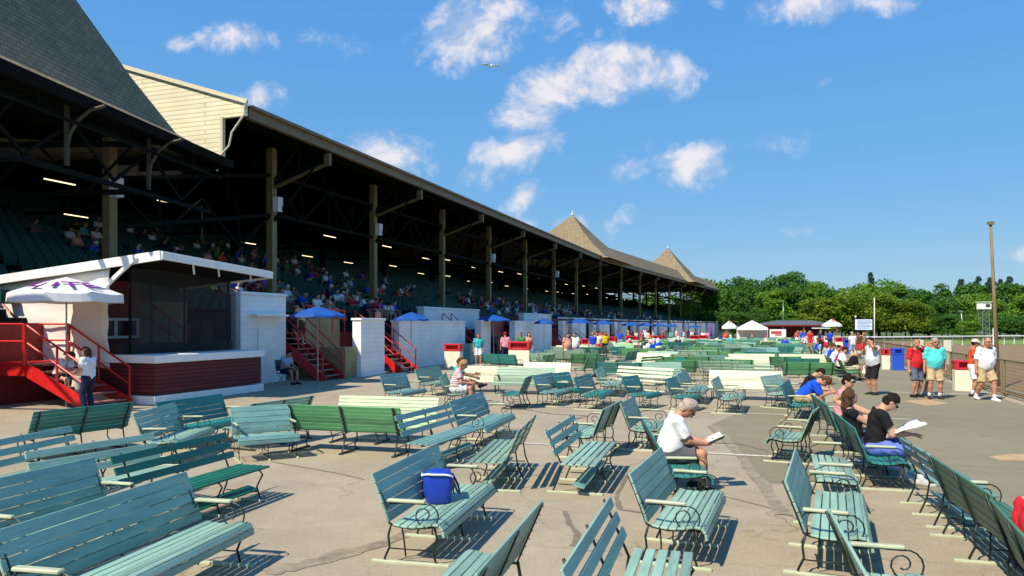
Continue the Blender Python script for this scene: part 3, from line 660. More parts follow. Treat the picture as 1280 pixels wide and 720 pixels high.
# letters lie on the canopy facing the camera side
sl_ = math.atan2(.42, 1.30)
for ch, da, rr, sz in (('L', -34, .86, .80), ('I', -9, .90, .62), ('T', 14, .90, .70), ('E', 42, .90, .62)):
    ang = R(-90+da)+R(24)-.2; hh = 3.36-.42*((rr/1.36)**1.25)+.045
    word(ch, sz, M['purple'], um, (math.cos(ang)*rr, math.sin(ang)*rr, hh), (sl_, 0, ang+math.pi/2), sx=.95)
bum = [(397,2.80,.98,'blue patio umbrella above the red staircase by the tan wall'), (514,2.72,.85,'blue patio umbrella over the long white wall, left of the raised white box'),
       (617,2.75,1.05,'blue patio umbrella above the brown doorway, third from the booth'), (680,2.6,.8,'small blue patio umbrella on its own white wall, beyond the brown doorway')]
for i, (px, h, r, lab) in enumerate(bum):
    t = (15.2, 15.4, 15.7, 15.5)[i]; s = pt(px, t); umbrella(lab, W(s, t, .0), r, h, M['bluecl'], 'blue umbrellas along the grandstand wall', mpole='metal', rise=.30, val=.07)
for px in (724, 754, 788, 806, 823, 838, 868):
    t = 15.2; s = pt(px, t)
    if s > SB:
        t = 15.0; a = None
        for q in range(300):
            ss = SB-5+q*.4; w_ = W(ss, t)
            if 640+F*w_.x/w_.y > px: break
        s = ss
    zz = gz(W(s, t).y); umbrella('blue patio umbrella in the far row under the grandstand eave', W(s, t, zz), 1.1, 2.75, M['bluecl'], 'far blue umbrellas', rise=.34, val=.07)
# furled purple umbrella, far red and white umbrellas, tent
p = P(888, 434, -.3); p = Vector((248/F*92, 92, gz(92)))
u = thing('furled_umbrella', 'furled purple umbrella standing beyond the far benches', 'umbrella', p); b = MB(); b.tube([(0,0,0),(0,0,2.8)], .03); b.build('pole', M['metal'], u); b = MB(); b.tube([(0,0,1.0),(0,0,1.5),(0,0,2.7)], .28, 8, r2=.05); b.build('canopy', M['purple'], u, smooth=True)
M['redcl'] = mat('red_canopy', (.5, .05, .03), .6, .1, 5)
def two_tone(label, px, y, r, h):
    p = Vector(((px-640)/F*y, y, gz(y))); u = umbrella(label, p, r, h, M['umbw'], rise=.9, val=.25, n=6)
    b = MB(); n = 6
    for k in (0, 2, 4):
        a0, a1 = 2*math.pi*k/n, 2*math.pi*(k+1)/n; f0, f1 = .12, .62
        b.add([Vector((math.cos(a)*r*f, math.sin(a)*r*f, h-.9*(f**1.25)+.05)) for a, f in ((a0, f0), (a1, f0), (a1, f1), (a0, f1))], [(0, 1, 2, 3)])
    b.build('red_panels', M['redcl'], u)
two_tone('red and white umbrella left of the small white tent', 912, 112, 1.2, 3.2)
two_tone('wide white umbrella with red panels right of the brown pavilion', 1040, 118, 1.6, 3.55)
t = thing('white_tent', 'small white peaked tent beyond the far benches', 'tent', Vector((300/F*116, 116, gz(116))), -.3)
b = MB(); n = 4; rows = [[Vector((0, 0, 3.35))]*5, [Vector((x*.8, y*.8, 2.95)) for x, y in ((-1,-1),(1,-1),(1,1),(-1,1),(-1,-1))], [Vector((x*2.3, y*2.3, 2.15)) for x, y in ((-1,-1),(1,-1),(1,1),(-1,1),(-1,-1))], [Vector((x*2.3, y*2.3, 1.85)) for x, y in ((-1,-1),(1,-1),(1,1),(-1,1),(-1,-1))]]
b.grid(rows); b.build('canopy', M['umbw'], t)
b = MB()
for x, y in ((-1,-1),(1,-1),(1,1),(-1,1)): b.bar((x*2.25, y*2.25, 0), (x*2.25, y*2.25, 2.1), .06, .06)
b.build('legs', M['white'], t)
b = MB(); b.grid([[(-2.2, 2.2, .1), (2.2, 2.2, .1)], [(-2.2, 2.2, 2.0), (2.2, 2.2, 2.0)]]); b.build('rear_panel', M['umbw'], t)

# ------------------------------------------------------------ pavilion, screen, barriers, poles, tower
Yp = 140; zg = gz(Yp)
pv = thing('pavilion', 'dark red open pavilion with a grey hipped roof in front of the trees', 'building', Vector((352/F*Yp, Yp, zg)))
b = MB(); w_, d_ = 7.2, 4.0
rows = [[Vector((x*w_, y*d_, 2.85)) for x, y in ((-1,-1),(1,-1),(1,1),(-1,1),(-1,-1))], [Vector((x*w_*.45, y*.05, 3.7)) for x, y in ((-1,-1),(1,-1),(1,1),(-1,1),(-1,-1))]]
b.grid(rows); b.grid([[(-w_, -d_, 2.84), (w_, -d_, 2.84)], [(-w_, d_, 2.84), (w_, d_, 2.84)]]); b.build('roof', M['rooftin'], pv)
b = MB(); b.box((0, -d_, 2.72), (2*w_, .08, .22)); b.build('fascia', M['darkred'], pv)
b = MB(); b.box((0, 1.5, 1.3), (13, .2, 2.7)); b.build('rear_wall', M['darkred'], pv)
for x in (-6.6, -3.4, 0.5, 3.6, 6.6): b = MB(); b.box((x, -3.6, 1.35), (.3, .3, 2.75)); b.build('post', M['fascia'], pv)
b = MB(); b.box((-4.4, -3.9, 1.3), (3.0, .06, 1.5)); o = b.build('banner', M['white'], pv)
b = MB(); b.box((-4.7, -3.95, 1.45), (1.9, .02, .5)); b.box((-4.3, -3.95, 1.0), (1.2, .02, .22)); b.build('banner_print', M['redcl'], pv)
b = MB(); b.box((3.6, -3.8, 2.3), (3.4, .08, .3)); b.build('sign_board', M['white'], pv)
Ys = 112; sc_ = thing('video_board', 'pale blue video board on legs in front of the tree line', 'screen', Vector((439/F*Ys, Ys, gz(Ys))))
b = MB(); b.box((0, 0, 2.65), (2.75, .25, 1.75)); b.build('housing', M['black'], sc_, bevel=.02)
b = MB(); b.box((0, -.15, 2.65), (2.55, .04, 1.55)); b.build('screen', M['screen'], sc_)
b = MB(); r3 = random.Random(2)
for k in range(6):
    x = -.95
    while x < .95: wdt = r3.uniform(.12, .3); b.box((x+wdt/2, -.18, 3.22-.22*k), (wdt, .01, .11)); x += wdt+.07
b.build('text_rows', M['ink'], sc_)
b = MB(); b.bar((-1, 0, 0), (-1, 0, 1.9), .12, .12); b.bar((1, 0, 0), (1, 0, 1.9), .12, .12); b.build('legs', M['steel'], sc_)
b = MB(); b.ball((-1.15, 0, 3.85), .16, 8); b.tube([(-1.15, 0, 3.5), (-1.15, 0, 3.8)], .03); b.build('camera_dome', M['white'], sc_, smooth=True)
def pole(name, label, px, y, top_px, rad, m, lean=0, cat='pole', extra=None, zbase=None):
    zb = gz(y) if zbase is None else zbase; h = HC+(YH-top_px)*y/F-zb
    p = thing(name, label, cat, Vector(((px-640)/F*y, y, zb))); b = MB(); b.tube([(0, 0, 0), (lean*.5, 0, h*.5), (lean, 0, h)], rad, 8, r2=rad*.6); b.build('shaft', m, p, smooth=True)
    return p, h
pole('flag_pole', 'thin white pole rising right of the video board', 1093, 105, 372, .09, M['white'])
p_, h_ = pole('utility_pole', 'leaning weathered wooden pole behind the men at the fence', 1248, 24.6, 279, .07, M['wood'], lean=-.26)
b = MB(); b.box((-.26, 0, h_), (.16, .16, .1)); b.build('pole_cap', M['wood'], p_)
pole('light_pole', 'thin pale pole in front of the dark trees left of centre', 979, 150, 376, .10, M['metal'])
p_, h_ = pole('light_pole', 'thin grey pole with a small lamp left of the white tower', 1205, 130, 389, .12, M['metal'], lean=-.5)
b = MB(); b.box((-.6, 0, h_), (.7, .3, .25)); b.build('lamp_head', M['metal'], p_)
Yt = 120; tw_ = thing('camera_tower', 'white cabin on a tall steel lattice tower beyond the track', 'tower', Vector((590/F*Yt, Yt, gz(Yt))))
b = MB()
for x, y in ((-.6,-.6),(.6,-.6),(.6,.6),(-.6,.6)): b.bar((x, y, 0), (x*.85, y*.85, 5.2), .09, .09)
for k in range(7):
    z = .6+k*.7
    for (x0, y0, x1, y1) in ((-.6,-.6,.6,-.6),(.6,-.6,.6,.6),(.6,.6,-.6,.6),(-.6,.6,-.6,-.6)):
        b.bar((x0, y0, z), (x1, y1, z), .05, .05); b.bar((x0, y0, z), (x1, y1, z+.7), .04, .04)
b.build('lattice', M['metal'], tw_)
b = MB(); b.box((0, 0, 5.75), (1.5, 1.5, 1.1)); b.build('cabin', M['white'], tw_, bevel=.03)
b = MB(); b.box((.1, 0, 6.38), (1.9, 1.8, .12)); b.build('cabin_roof', M['binwhite'], tw_)
b = MB(); b.box((.15, -.77, 5.8), (.7, .04, .45)); b.build('window', M['glassdark'], tw_)
p_ = thing('distance_marker', 'small white and red marker post at the far rail', 'marker', Vector((603/F*88, 88, gz(88)))); b = MB(); b.box((0,0,1.0), (.35,.2,2.0)); b.build('post', M['white'], p_, bevel=.03); b = MB(); b.box((0, -.12, 1.2), (.36, .02, .35)); b.build('red_band', M['redcl'], p_)
# white barrier with graphics at the end of the path
for k, px in enumerate((1001, 1012, 1023, 1034, 1046)):
    y = 98+k; bb = thing('barrier', 'white crowd barrier with dark graphics across the end of the path', 'barrier', Vector(((px-640)/F*y, y, gz(y))), group='white barriers at the path end')
    b = MB(); b.box((0, 0, .55), (1.12, .06, .9)); b.build('panel', M['white'], bb); b = MB(); b.ball((-.1, -.04, .6), (.25, .02, .2), 8); b.box((.3, -.04, .4), (.3, .01, .16)); b.build('graphic', M['ink'], bb)
    b = MB(); b.bar((-.5, 0, 0), (-.5, 0, .5), .05, .3); b.bar((.5, 0, 0), (.5, 0, .5), .05, .3); b.build('feet', M['metal'], bb)
# far rail of the track
rp = [(1050, 423.5), (1093, 423), (1150, 421.6), (1215, 420.2), (1280, 419.2), (1420, 417.6), (1600, 416)]
yr = 84; fr = thing('track_rail', 'long white running rail across the far side of the dirt track', 'rail', Vector((48, yr, gz(yr))))
q = []
for px, py in rp:
    zr = gz(yr)+1.05; Y = (HC-zr)*F/(py-YH); q.append(Vector(((px-640)/F*Y, Y, gz(Y)+1.05)))
b = MB(); q2 = []
for i in range(len(q)-1):
    for k in range(10): q2.append(q[i].lerp(q[i+1], k/10))
b.tube(q2, .09, 6); b.build('top_rail', M['white'], fr, world=True)
b = MB()
for v in q2[::2]: b.bar((v.x, v.y, v.z-1.1), v, .06, .06)
b.build('posts', M['white'], fr, world=True)
b = MB(); b.grid([[Vector((x, y, gz(y)+.03)) for x in xs] for y, xs in ((90, (60, 75, 90, 140)), (96, (56, 75, 95, 150)), (108, (60, 80, 105, 170)), (128, (70, 90, 120, 190)))]); tag(b.build('infield_grass', mat('bright_grass', (.16, .24, .035), .9, .3, .8)), kind='structure')

# ------------------------------------------------------------ near fence by the track
fe = thing('pipe_fence', 'olive pipe-rail fence with wire mesh between the walkway and dirt track', 'fence', WL(20, -6.9))
for s in [6+2.2*i for i in range(46)]:
    p0 = WL(s, -6.9); z = gz(p0.y); b = MB(); b.tube([(p0.x, p0.y, z), (p0.x, p0.y, z+1.12)], .04, 6); b.build('post', M['wood'], fe, world=True)
b = MB(); ss = [6+2.2*i for i in range(46)]
for hh in (1.1, .12): b.tube([WL(s, -6.9, gz(WL(s, -6.9).y)+hh) for s in ss], .032, 6)
b.build('rail', M['wood'], fe, world=True)
b = MB(); s = 6.0
while s < 60: p0 = WL(s, -6.9); b.bar((p0.x, p0.y, .12), (p0.x, p0.y, 1.1), .006, .006); s += .10
for k in range(9): b.bar(WL(6, -6.9, .2+.1*k), WL(60, -6.9, .2+.1*k), .006, .006)
b.build('wire_mesh', M['wire'], fe, world=True)

# ------------------------------------------------------------ bins and panels
def bin_(label, px, py, w, h, mb, mt, group=None, frac=.3, dpt=.4):
    p = P(px, py); 
    for _ in range(3): p = Vector((p.x, p.y, gz(p.y))); Y = (HC-p.z)*F/(py-YH); p = Vector(((px-640)/F*Y, Y, gz(Y)))
    t = thing('litter_bin', label, 'bin', p, -UA, group=group)
    b = MB(); b.box((0, 0, h*(1-frac)/2), (w, dpt, h*(1-frac))); b.build('body', M[mb], t, bevel=.02)
    b = MB(); z0 = h*(1-frac)
    for x in (-1, 1): b.box((x*(w/2-.06), 0, z0+h*frac/2), (.12, dpt+.03, h*frac))
    b.box((0, 0, z0+h*frac*.12), (w-.24, dpt+.03, h*frac*.24)); b.box((0, 0, h-h*frac*.1), (w+.05, dpt+.05, h*frac*.22)); b.box((0, .05, z0+h*frac*.5), (w-.2, dpt-.2, h*frac*.6)); b.build('hood', M[mt], t, bevel=.015)
    return t
M['binred'] = mat('bin_red', (.50, .015, .03), .5, .1, 4)
bin_('cream bin with a red hood against the fence behind the orange shirt', 1203, 489, .50, 1.0, 'binwhite', 'binred')
bin_('blue bin left of the man in the red shirt', 1122, 463, .5, 1.05, 'binblue', 'binblue')
bin_('cream bin with red hood directly left of the blue bin', 1107, 462, .35, 1.0, 'binwhite', 'binred')
bin_('blue bin in the middle of the far path', 1059, 443, .55, 1.1, 'binblue', 'binblue')
bin_('cream and red bin just beyond the blue one on the far path', 1049, 439, .6, 1.1, 'binwhite', 'binred')
bin_('narrow cream bin right of the standing white-shirted visitor on the far path', 1067, 446, .5, .9, 'binwhite', 'binred')
bin_('cream bin with red hood near the pink-shirted man', 650, 462, 1.05, 1.35, 'binwhite', 'binred')
bin_('cream bin with red hood before the long white wall', 567, 460, .85, 1.2, 'binwhite', 'binred')
for px, py in ((736,446),(762,440),(790,437),(822,435),(868,434),(878,433)): bin_('small cream bin with red hood among the distant walls', px, py, 1.0, 1.2, 'binwhite', 'binred', 'far red-hooded bins')
for px, py, lab in ((1149, 462, 'pale upright notice board behind the red-shirted man'), (1184, 463, 'pale upright notice board behind the man in aqua')):
    p = P(px, py); t = thing('notice_board', lab, 'board', p, .1); b = MB(); b.box((0, 0, .85), (.5, .05, 1.15)); b.build('panel', M['binwhite'], t, bevel=.01)
    b = MB(); b.bar((-.22, 0, 0), (-.22, 0, 1.43), .05, .06); b.bar((.22, 0, 0), (.22, 0, 1.43), .05, .06); b.build('legs', M['wood'], t)
# gull
gp = Vector((-26/F*30, 30, HC+323/F*30)); gl = thing('gull', 'pale gull gliding with spread wings in the blue sky', 'bird', gp, .25)
b = MB(); b.tube([(0, -.20, .0), (0, -.12, .01), (0, .02, 0), (0, .12, .02), (0, .2, .03)], .02, 8); b.ball((0, 0, 0), (.05, .17, .05), 10); b.ball((0, .17, .03), (.032, .045, .032), 8)
for sgn in (-1, 1): b.grid([[Vector((sgn*x, y+.08, z)), Vector((sgn*x, y-c, z))] for x, y, z, c in ((.03, 0, .01, .09), (.16, .05, .07, .09), (.26, .06, .085, .08), (.38, .0, .05, .05), (.46, -.07, .0, .01))])
b.build('body', M['white'], gl, smooth=True).modifiers.new('th', 'SOLIDIFY').thickness = .008
# ------------------------------------------------------------ trees
def leaf_mat(name, a, b_, c):
    m = bpy.data.materials.new(name); m.use_nodes = True; nt = m.node_tree; N = nt.nodes.new; L = nt.links.new
    b = nt.nodes['Principled BSDF']; b.inputs['Roughness'].default_value = .6; b.inputs['Specular IOR Level'].default_value = .25
    g = N('ShaderNodeNewGeometry'); cr = N('ShaderNodeValToRGB'); cr.color_ramp.elements[0].color = a+(1,); cr.color_ramp.elements[1].color = c+(1,)
    e = cr.color_ramp.elements.new(.5); e.color = b_+(1,); L(g.outputs['Random Per Island'], cr.inputs[0]); L(cr.outputs[0], b.inputs['Base Color'])
    tr = N('ShaderNodeBsdfTranslucent'); L(cr.outputs[0], tr.inputs['Color']); ms = N('ShaderNodeMixShader'); ms.inputs[0].default_value = .45; L(b.outputs[0], ms.inputs[1]); L(tr.outputs[0], ms.inputs[2]); L(ms.outputs[0], nt.nodes['Material Output'].inputs['Surface'])
    return m
LM = {'dark': leaf_mat('dark_leaves', (0.038, 0.115, 0.016), (0.065, 0.176, 0.024), (0.105, 0.243, 0.034)), 'mid': leaf_mat('mid_leaves', (0.081, 0.203, 0.016), (0.135, 0.284, 0.024), (0.196, 0.351, 0.035)),
      'olive': leaf_mat('olive_leaves', (0.095, 0.169, 0.011), (0.155, 0.236, 0.016), (0.216, 0.290, 0.024)), 'pine': leaf_mat('pine_needles', (0.016, 0.047, 0.024), (0.027, 0.074, 0.038), (0.041, 0.095, 0.047))}
M['bark'] = mat('bark', (.07, .055, .04), .9, .3, 4)
def crown(seed, pine=False, n=5200):
    r = np.random.RandomState(seed); lobes = []
    for k in range(26 if not pine else 9):
        if pine: z = .3+.68*k/8; rad = .24*(1.15-z)+.05; lobes.append((np.array([r.uniform(-.07, .07), r.uniform(-.07, .07), z]), np.array([rad*1.4, rad*1.4, .06])))
        else:
            z = r.uniform(.22, .84); w = .36*math.sqrt(max(.1, 1-((z-.5)/.5)**2)); a = r.uniform(0, 6.28); d = w*r.uniform(.2, 1.0)
            rad = r.uniform(.07, .19); lobes.append((np.array([math.cos(a)*d, math.sin(a)*d, z]), np.array([rad*1.1, rad*1.1, rad*.8])))
    ns = n//len(lobes); P_ = []; Nr = []
    for c, rr in lobes:
        v = r.normal(size=(ns, 3)); v /= np.linalg.norm(v, axis=1)[:, None]; v[:, 2] = np.where(v[:, 2] < -.5, -v[:, 2], v[:, 2])
        s = r.uniform(.6, 1.22, size=(ns, 1)); P_.append(c+v*rr*s); Nr.append(v)
    P_ = np.vstack(P_); Nr = np.vstack(Nr); m = len(P_)
    Nr = Nr+r.normal(scale=.55, size=Nr.shape); Nr /= np.linalg.norm(Nr, axis=1)[:, None]
    t = np.cross(Nr, r.normal(size=Nr.shape)); t /= np.linalg.norm(t, axis=1)[:, None]; u = np.cross(Nr, t)
    sz = r.uniform(.011, .024, size=(m, 1)); 
    q = [P_+t*sz*1.2+u*sz*.2, P_+u*sz, P_-t*sz*1.1+u*sz*.1, P_-u*sz*.9+Nr*sz*.4]
    vs = np.stack(q, 1).reshape(-1, 3); fs = np.arange(4*m).reshape(-1, 4)
    me = bpy.data.meshes.new('crown'); me.from_pydata(vs.tolist(), [], fs.tolist()); me.materials.append(LM['mid']); return me
crowns = [crown(11+i) for i in range(5)]+[crown(40, True, 1800), crown(41, True, 1800)]
b = MB(); b.tube([(0, 0, 0), (.01, 0, .25), (0, .01, .6)], .018, 7, r2=.006)
for k in range(7): a = k*2.3; z = .2+.06*k; b.tube([(0, 0, z), (math.cos(a)*.1, math.sin(a)*.1, z+.1), (math.cos(a)*.24, math.sin(a)*.24, z+.2)], .007, 5, r2=.002)
tk = b.build('trunk', M['bark']); tkme = tk.data; bpy.data.objects.remove(tk)
TL = {'dark': 'dark green broadleaf tree in the long tree line beyond the track', 'mid': 'bright mid-green broadleaf tree in the tree line beyond the track',
      'olive': 'olive-yellow round tree standing forward in the middle of the tree line', 'pine': 'dark pointed pine rising behind the tree line on the right'}
def tree(px, y, top, wid, kind, vi, lab=None):
    zb = gz(y); x = (px-640)/F*y; h = HC+(YH-top)*y/F-zb
    t = thing({'pine': 'pine_tree'}.get(kind, 'broadleaf_tree'), lab or TL[kind], 'tree', Vector((x, y, zb)), rnd.uniform(0, 6.28), group=None if lab else 'tree line, '+kind)
    w = wid*y/F; t.scale = (w/.8, w/.8, h)
    t.matrix_basis = Matrix.LocRotScale(t.location, t.rotation_euler, t.scale)
    o = bpy.data.objects.new('crown', crowns[vi]); col.objects.link(o); o.parent = t; slot(o, 0, LM[kind])
    o = bpy.data.objects.new('trunk', tkme); col.objects.link(o); o.parent = t
rt = random.Random(21)
tops = [(780, 372), (820, 362), (860, 352), (885, 346), (905, 349), (928, 341), (955, 339), (985, 337), (1010, 350), (1035, 356), (1062, 350), (1090, 345), (1115, 350), (1138, 356), (1160, 358), (1185, 352), (1212, 349), (1240, 354), (1268, 351), (1300, 348), (1335, 352), (1375, 350), (1420, 354), (1480, 350)]
kinds = ['mid', 'mid', 'mid', 'mid', 'dark', 'dark', 'dark', 'dark', 'mid', 'dark', 'mid', 'mid', 'mid', 'dark', 'dark', 'dark', 'dark', 'pine', 'dark', 'mid', 'dark', 'dark', 'mid', 'dark']
for (px, tp), k in zip(tops, kinds): tree(px, 205+rt.uniform(-8, 8), tp, rt.uniform(46, 60) if k != 'pine' else 30, k, rt.randrange(5) if k != 'pine' else 5)
for i in range(30):          # second, nearer and lower ranks fill the wood
    px = 770+i*24+rt.uniform(-7, 7); tp = float(np.interp(px, [a for a, _ in tops], [c for _, c in tops]))
    tree(px, rt.uniform(172, 190), tp+rt.uniform(6, 20), rt.uniform(40, 56), 'mid' if rt.random() < .55 or px < 900 else 'dark', rt.randrange(5))
for px, tp, w in ((1025, 368, 62), (1062, 362, 70), (1100, 364, 64), (1140, 372, 50), (800, 378, 60), (842, 372, 58)): tree(px, 158+rt.uniform(-4, 4), tp, w, 'olive', rt.randrange(5))
for px, tp in ((1006, 357), (1027, 358), (1088, 344), (1222, 349), (1236, 350), (1250, 352), (1200, 352), (1262, 349)): tree(px, 214, tp, rt.uniform(14, 22), 'pine', 5+rt.randrange(2))
for i in range(26): px = 775+i*30; tree(px+rt.uniform(-8, 8), 166+rt.uniform(-5, 5), 388+rt.uniform(-6, 6), 46, 'dark' if rt.random() < .6 else 'mid', rt.randrange(5))
tree(1213, 112, 400, 34, 'mid', 2, 'low rounded bush in front of the dark trees beside the white tower')

# ------------------------------------------------------------ benches
SLAT = {}
def slat_row(b, pts, L, th=.02, gap=.010, x0=None):     # pts: profile (y,z); one slat per segment
    for (y0, z0), (y1, z1) in zip(pts, pts[1:]):
        d = Vector((0, y1-y0, z1-z0)); l = d.length; a = math.atan2(d.z, d.y)
        b.box((0, (y0+y1)/2, (z0+z1)/2), (L, l-gap, th), Matrix.Rotation(a, 3, 'X'))
def arc(c, r, a0, a1, n=8, r2=None): # in the y-z plane
    return [(c[0]+(r if r2 is None else r+(r2-r)*k/n)*math.cos(R(a0+(a1-a0)*k/n)), c[1]+(r if r2 is None else r+(r2-r)*k/n)*math.sin(R(a0+(a1-a0)*k/n))) for k in range(n+1)]
def bench(kind, far=False):
    r = bpy.data.objects.new('slatted_bench', None); col.objects.link(r); r.empty_display_size = .2
    NT = 5 if not far else 3
    if kind == 'A':
        L = 1.75; back = [(-.385, .80), (-.345, .70), (-.305, .60), (-.27, .51), (-.24, .42)]
        back = [(-.40, .815), (-.365, .725), (-.33, .635), (-.295, .55), (-.262, .465), (-.235, .385)]
        seat = [(-.20, .372), (-.125, .358), (-.05, .353), (.025, .356), (.10, .368), (.17, .385), (.235, .378)]
        b = MB(); slat_row(b, back, L, gap=.006); b.build('backrest', M['teal'], r, bevel=.004)
        b = MB(); slat_row(b, seat, L); slat_row(b, [(.238, .380), (.272, .335), (.282, .275)], L, .024, .006); b.build('seat', M['teal'], r, bevel=.004)
        for sx in (-1, 0, 1):
            x = sx*(L/2-.06); b = MB(); cv = lambda q: [(x, y, z) for y, z in q]
            b.tube(cv([(-.42, .80), (-.35, .63), (-.285, .46), (-.25, .365), (-.20, .345), (-.05, .328), (.1, .342), (.22, .36), (.262, .30)]), .011, NT)
            b.tube(cv([(-.235, .36), (-.262, .25), (-.25, .15), (-.30, .04)]), .011, NT)
            b.tube(cv([(.18, .345), (.20, .25), (.16, .15), (.19, .04)]), .011, NT)
            b.tube(cv([(-.25, .14), (.16, .14)]), .007, NT)
            if not far: b.tube([(x, -.13, .34), (x*.93, -.13, .18), (x*.86, -.14, .04)], .008, NT)
            b.build('end_frame' if sx else 'middle_frame', M['iron'], r, smooth=True)
            b = MB(); b.box((x, -.05, .017), (.045, .74, .03)); b.build('runner', M['armwood'], r, bevel=.006)
        for sx in (-1, 1):
            x = sx*(L/2-.045); b = MB(); b.box((x, -.08, .575), (.055, .36, .028)); a = b.build('armrest', M['armwood'], r, bevel=.008)
            b = MB(); pts = [(-.30, .52), (-.27, .50), (-.24, .545), (-.1, .558), (.08, .555)]+arc((.11, .445), .115, 80, -120, 8, .10)+arc((.085, .455), .085, -130, -480, 10, .03)
            b.tube([(x, y, z) for y, z in pts], .007, NT)
            b.bar((x, -.345, .655), (x, -.285, .525), .012, .035, up=(0, 1, 0))
            s_ = b.build('arm_scroll', M['iron'], r, smooth=False)
            if not far:
                b = MB()
                for y, z in ((-.325, .64), (-.30, .575)): b.ball((x, y, z), .008, 6)
                q = b.build('bolt', M['bolt'], s_)
    elif kind == 'B':
        L = 1.8; b = MB()
        for (y, z) in ((-.385, .76), (-.335, .645), (-.285, .53)): b.box((0, y, z), (L, .02, .082), Matrix.Rotation(R(-23), 3, 'X').inverted())
        b.build('backrest', M['teal'], r, bevel=.005)
        b = MB()
        for k in range(5): b.box((0, -.17+.094*k, .40), (L, .072, .024))
        b.build('seat', M['teal'], r, bevel=.005)
        b = MB(); b.box((0, .02, .13), (L*.98, .16, .02), Matrix.Rotation(R(-14), 3, 'X')); b.build('lower_shelf', M['darkteal'], r, bevel=.004)
        for sx in (-1, 0, 1):
            x = sx*(L/2-.16); b = MB()
            b.tube([(x, -.42, .81), (x, -.23, .39), (x, -.26, .2), (x, -.33, .03)], .011, NT); b.tube([(x, -.22, .38), (x, .21, .38), (x, .25, .33), (x, .17, .18), (x, .22, .03)], .011, NT)
            b.tube([(x, -.26, .12), (x, .18, .12)], .008, NT)
            b.build('end_frame' if sx else 'middle_frame', M['iron'], r, smooth=True)
            b = MB(); b.box((x, -.05, .017), (.045, .72, .03)); b.build('runner', M['armwood'], r, bevel=.006)
    elif kind == 'C':
        L = 2.1; b = MB(); slat_row(b, [(-.40+.027*k, .815-.062*k) for k in range(8)], L, .018, .008); b.build('backrest', M['green'], r, bevel=.003)
        b = MB(); slat_row(b, [(-.20, .375), (-.14, .362), (-.07, .357), (0, .36), (.07, .37), (.14, .382), (.20, .38), (.24, .33)], L, .02, .008); b.build('seat', M['green'], r, bevel=.003)
        for sx in (-1, 0, 1):
            x = sx*(L/2-.12); b = MB()
            b.bar((x, -.425, .81), (x, -.222, .345), .035, .012, up=(0, 1, 0)); b.tube([(x, -.23, .36), (x, -.26, .2), (x, -.34, .03)], .014, NT)
            b.tube([(x, -.22, .345), (x, .2, .36)], .012, NT); b.tube([(x, .17, .36), (x, .19, .2), (x, .10, .10), (x, .16, .03)], .012, NT); b.tube([(x, -.26, .14), (x, .14, .14)], .008, NT)
            f_ = b.build('end_frame' if sx else 'middle_frame', M['iron'], r, smooth=False)
            if not far:
                b = MB()
                for k in range(8): b.ball((x, -.428+.027*k, .785-.062*k), .007, 5)
                b.build('bolt', M['bolt'], f_)
            b = MB(); b.box((x, -.1, .017), (.06, .62, .034)); b.build('runner', M['iron'], r, bevel=.006)
    elif kind == 'D':       # no backrest
        L = 1.75; b = MB(); slat_row(b, [(-.20+.085*k, .385+.01*math.sin(k)) for k in range(6)], L, .02, .016); slat_row(b, [(.235, .372), (.27, .30)], L); b.build('seat', M['teal'], r, bevel=.004)
        for sx in (-1, 1):
            x = sx*(L/2-.06); b = MB(); b.tube([(x, -.2, .365), (x, -.26, .2), (x, -.28, .04)], .011, NT); b.tube([(x, -.2, .36), (x, .2, .36), (x, .22, .2), (x, .16, .12), (x, .2, .04)], .011, NT)
            b.build('end_frame', M['iron'], r, smooth=True); b = MB(); b.box((x, -.05, .017), (.045, .7, .03)); b.build('runner', M['armwood'], r, bevel=.006)
            b = MB(); b.box((x, .0, .575), (.055, .36, .028)); b.build('armrest', M['armwood'], r, bevel=.008)
            b = MB(); b.tube([(x, y, z) for y, z in [(-.2, .37), (-.22, .5), (-.1, .558), (.12, .555)]+arc((.15, .445), .115, 80, -120, 8)], .007, NT); b.build('arm_scroll', M['iron'], r)
    return r, L
proto = {k: bench(k) for k in 'ABCD'}; protof = {k: bench(k, True) for k in 'ABC'}; used = {}
# every copy of a prototype shares its meshes; the prototypes themselves become the first bench of their kind
def place_bench(kind, c, rz, L, colour, label, far=False, group=None, arm=None, zt=0):
    key = (kind, far); root, L0 = (protof if far else proto)[kind]
    r = root if key not in used else copy_tree(used[key]); 
    if key not in used: used[key] = root
    sx = max(.5, min(1.25, L/L0)); r.location = (c.x, c.y, gz(c.y)); r.rotation_euler = (0, 0, rz); r.scale = (sx, 1, 1)
    for k in ('label', 'category', 'group'): 
        if k in r: del r[k]
    tag(r, label, 'bench', group)
    for ch in r.children:
        nm = ch.name.split('.')[0]
        if nm in ('backrest', 'seat', 'lower_shelf'): slot(ch, 0, M[colour if nm != 'lower_shelf' or colour != 'teal' else 'blue'])
    return r
BN = []
def bench_px(kind, p1, p2, hint, colour, label, zt=.80, L=None, far=False, group=None):
    a, c = P(*p1, zt), P(*p2, zt)
    for _ in range(2): a = P(*p1, zt+gz(a.y)); c = P(*p2, zt+gz(c.y))
    d = Vector((c.x-a.x, c.y-a.y)); Lm = d.length; d.normalize(); n = Vector((-d.y, d.x))
    if n.dot(Vector(hint)) < 0: n = -n
    m = Vector(((a.x+c.x)/2, (a.y+c.y)/2))+n*.40
    rz = math.atan2(n.y, n.x)-math.pi/2; BN.append((m.x, m.y))
    return place_bench(kind, m, rz, L or Lm, colour, label, far, group), m, n
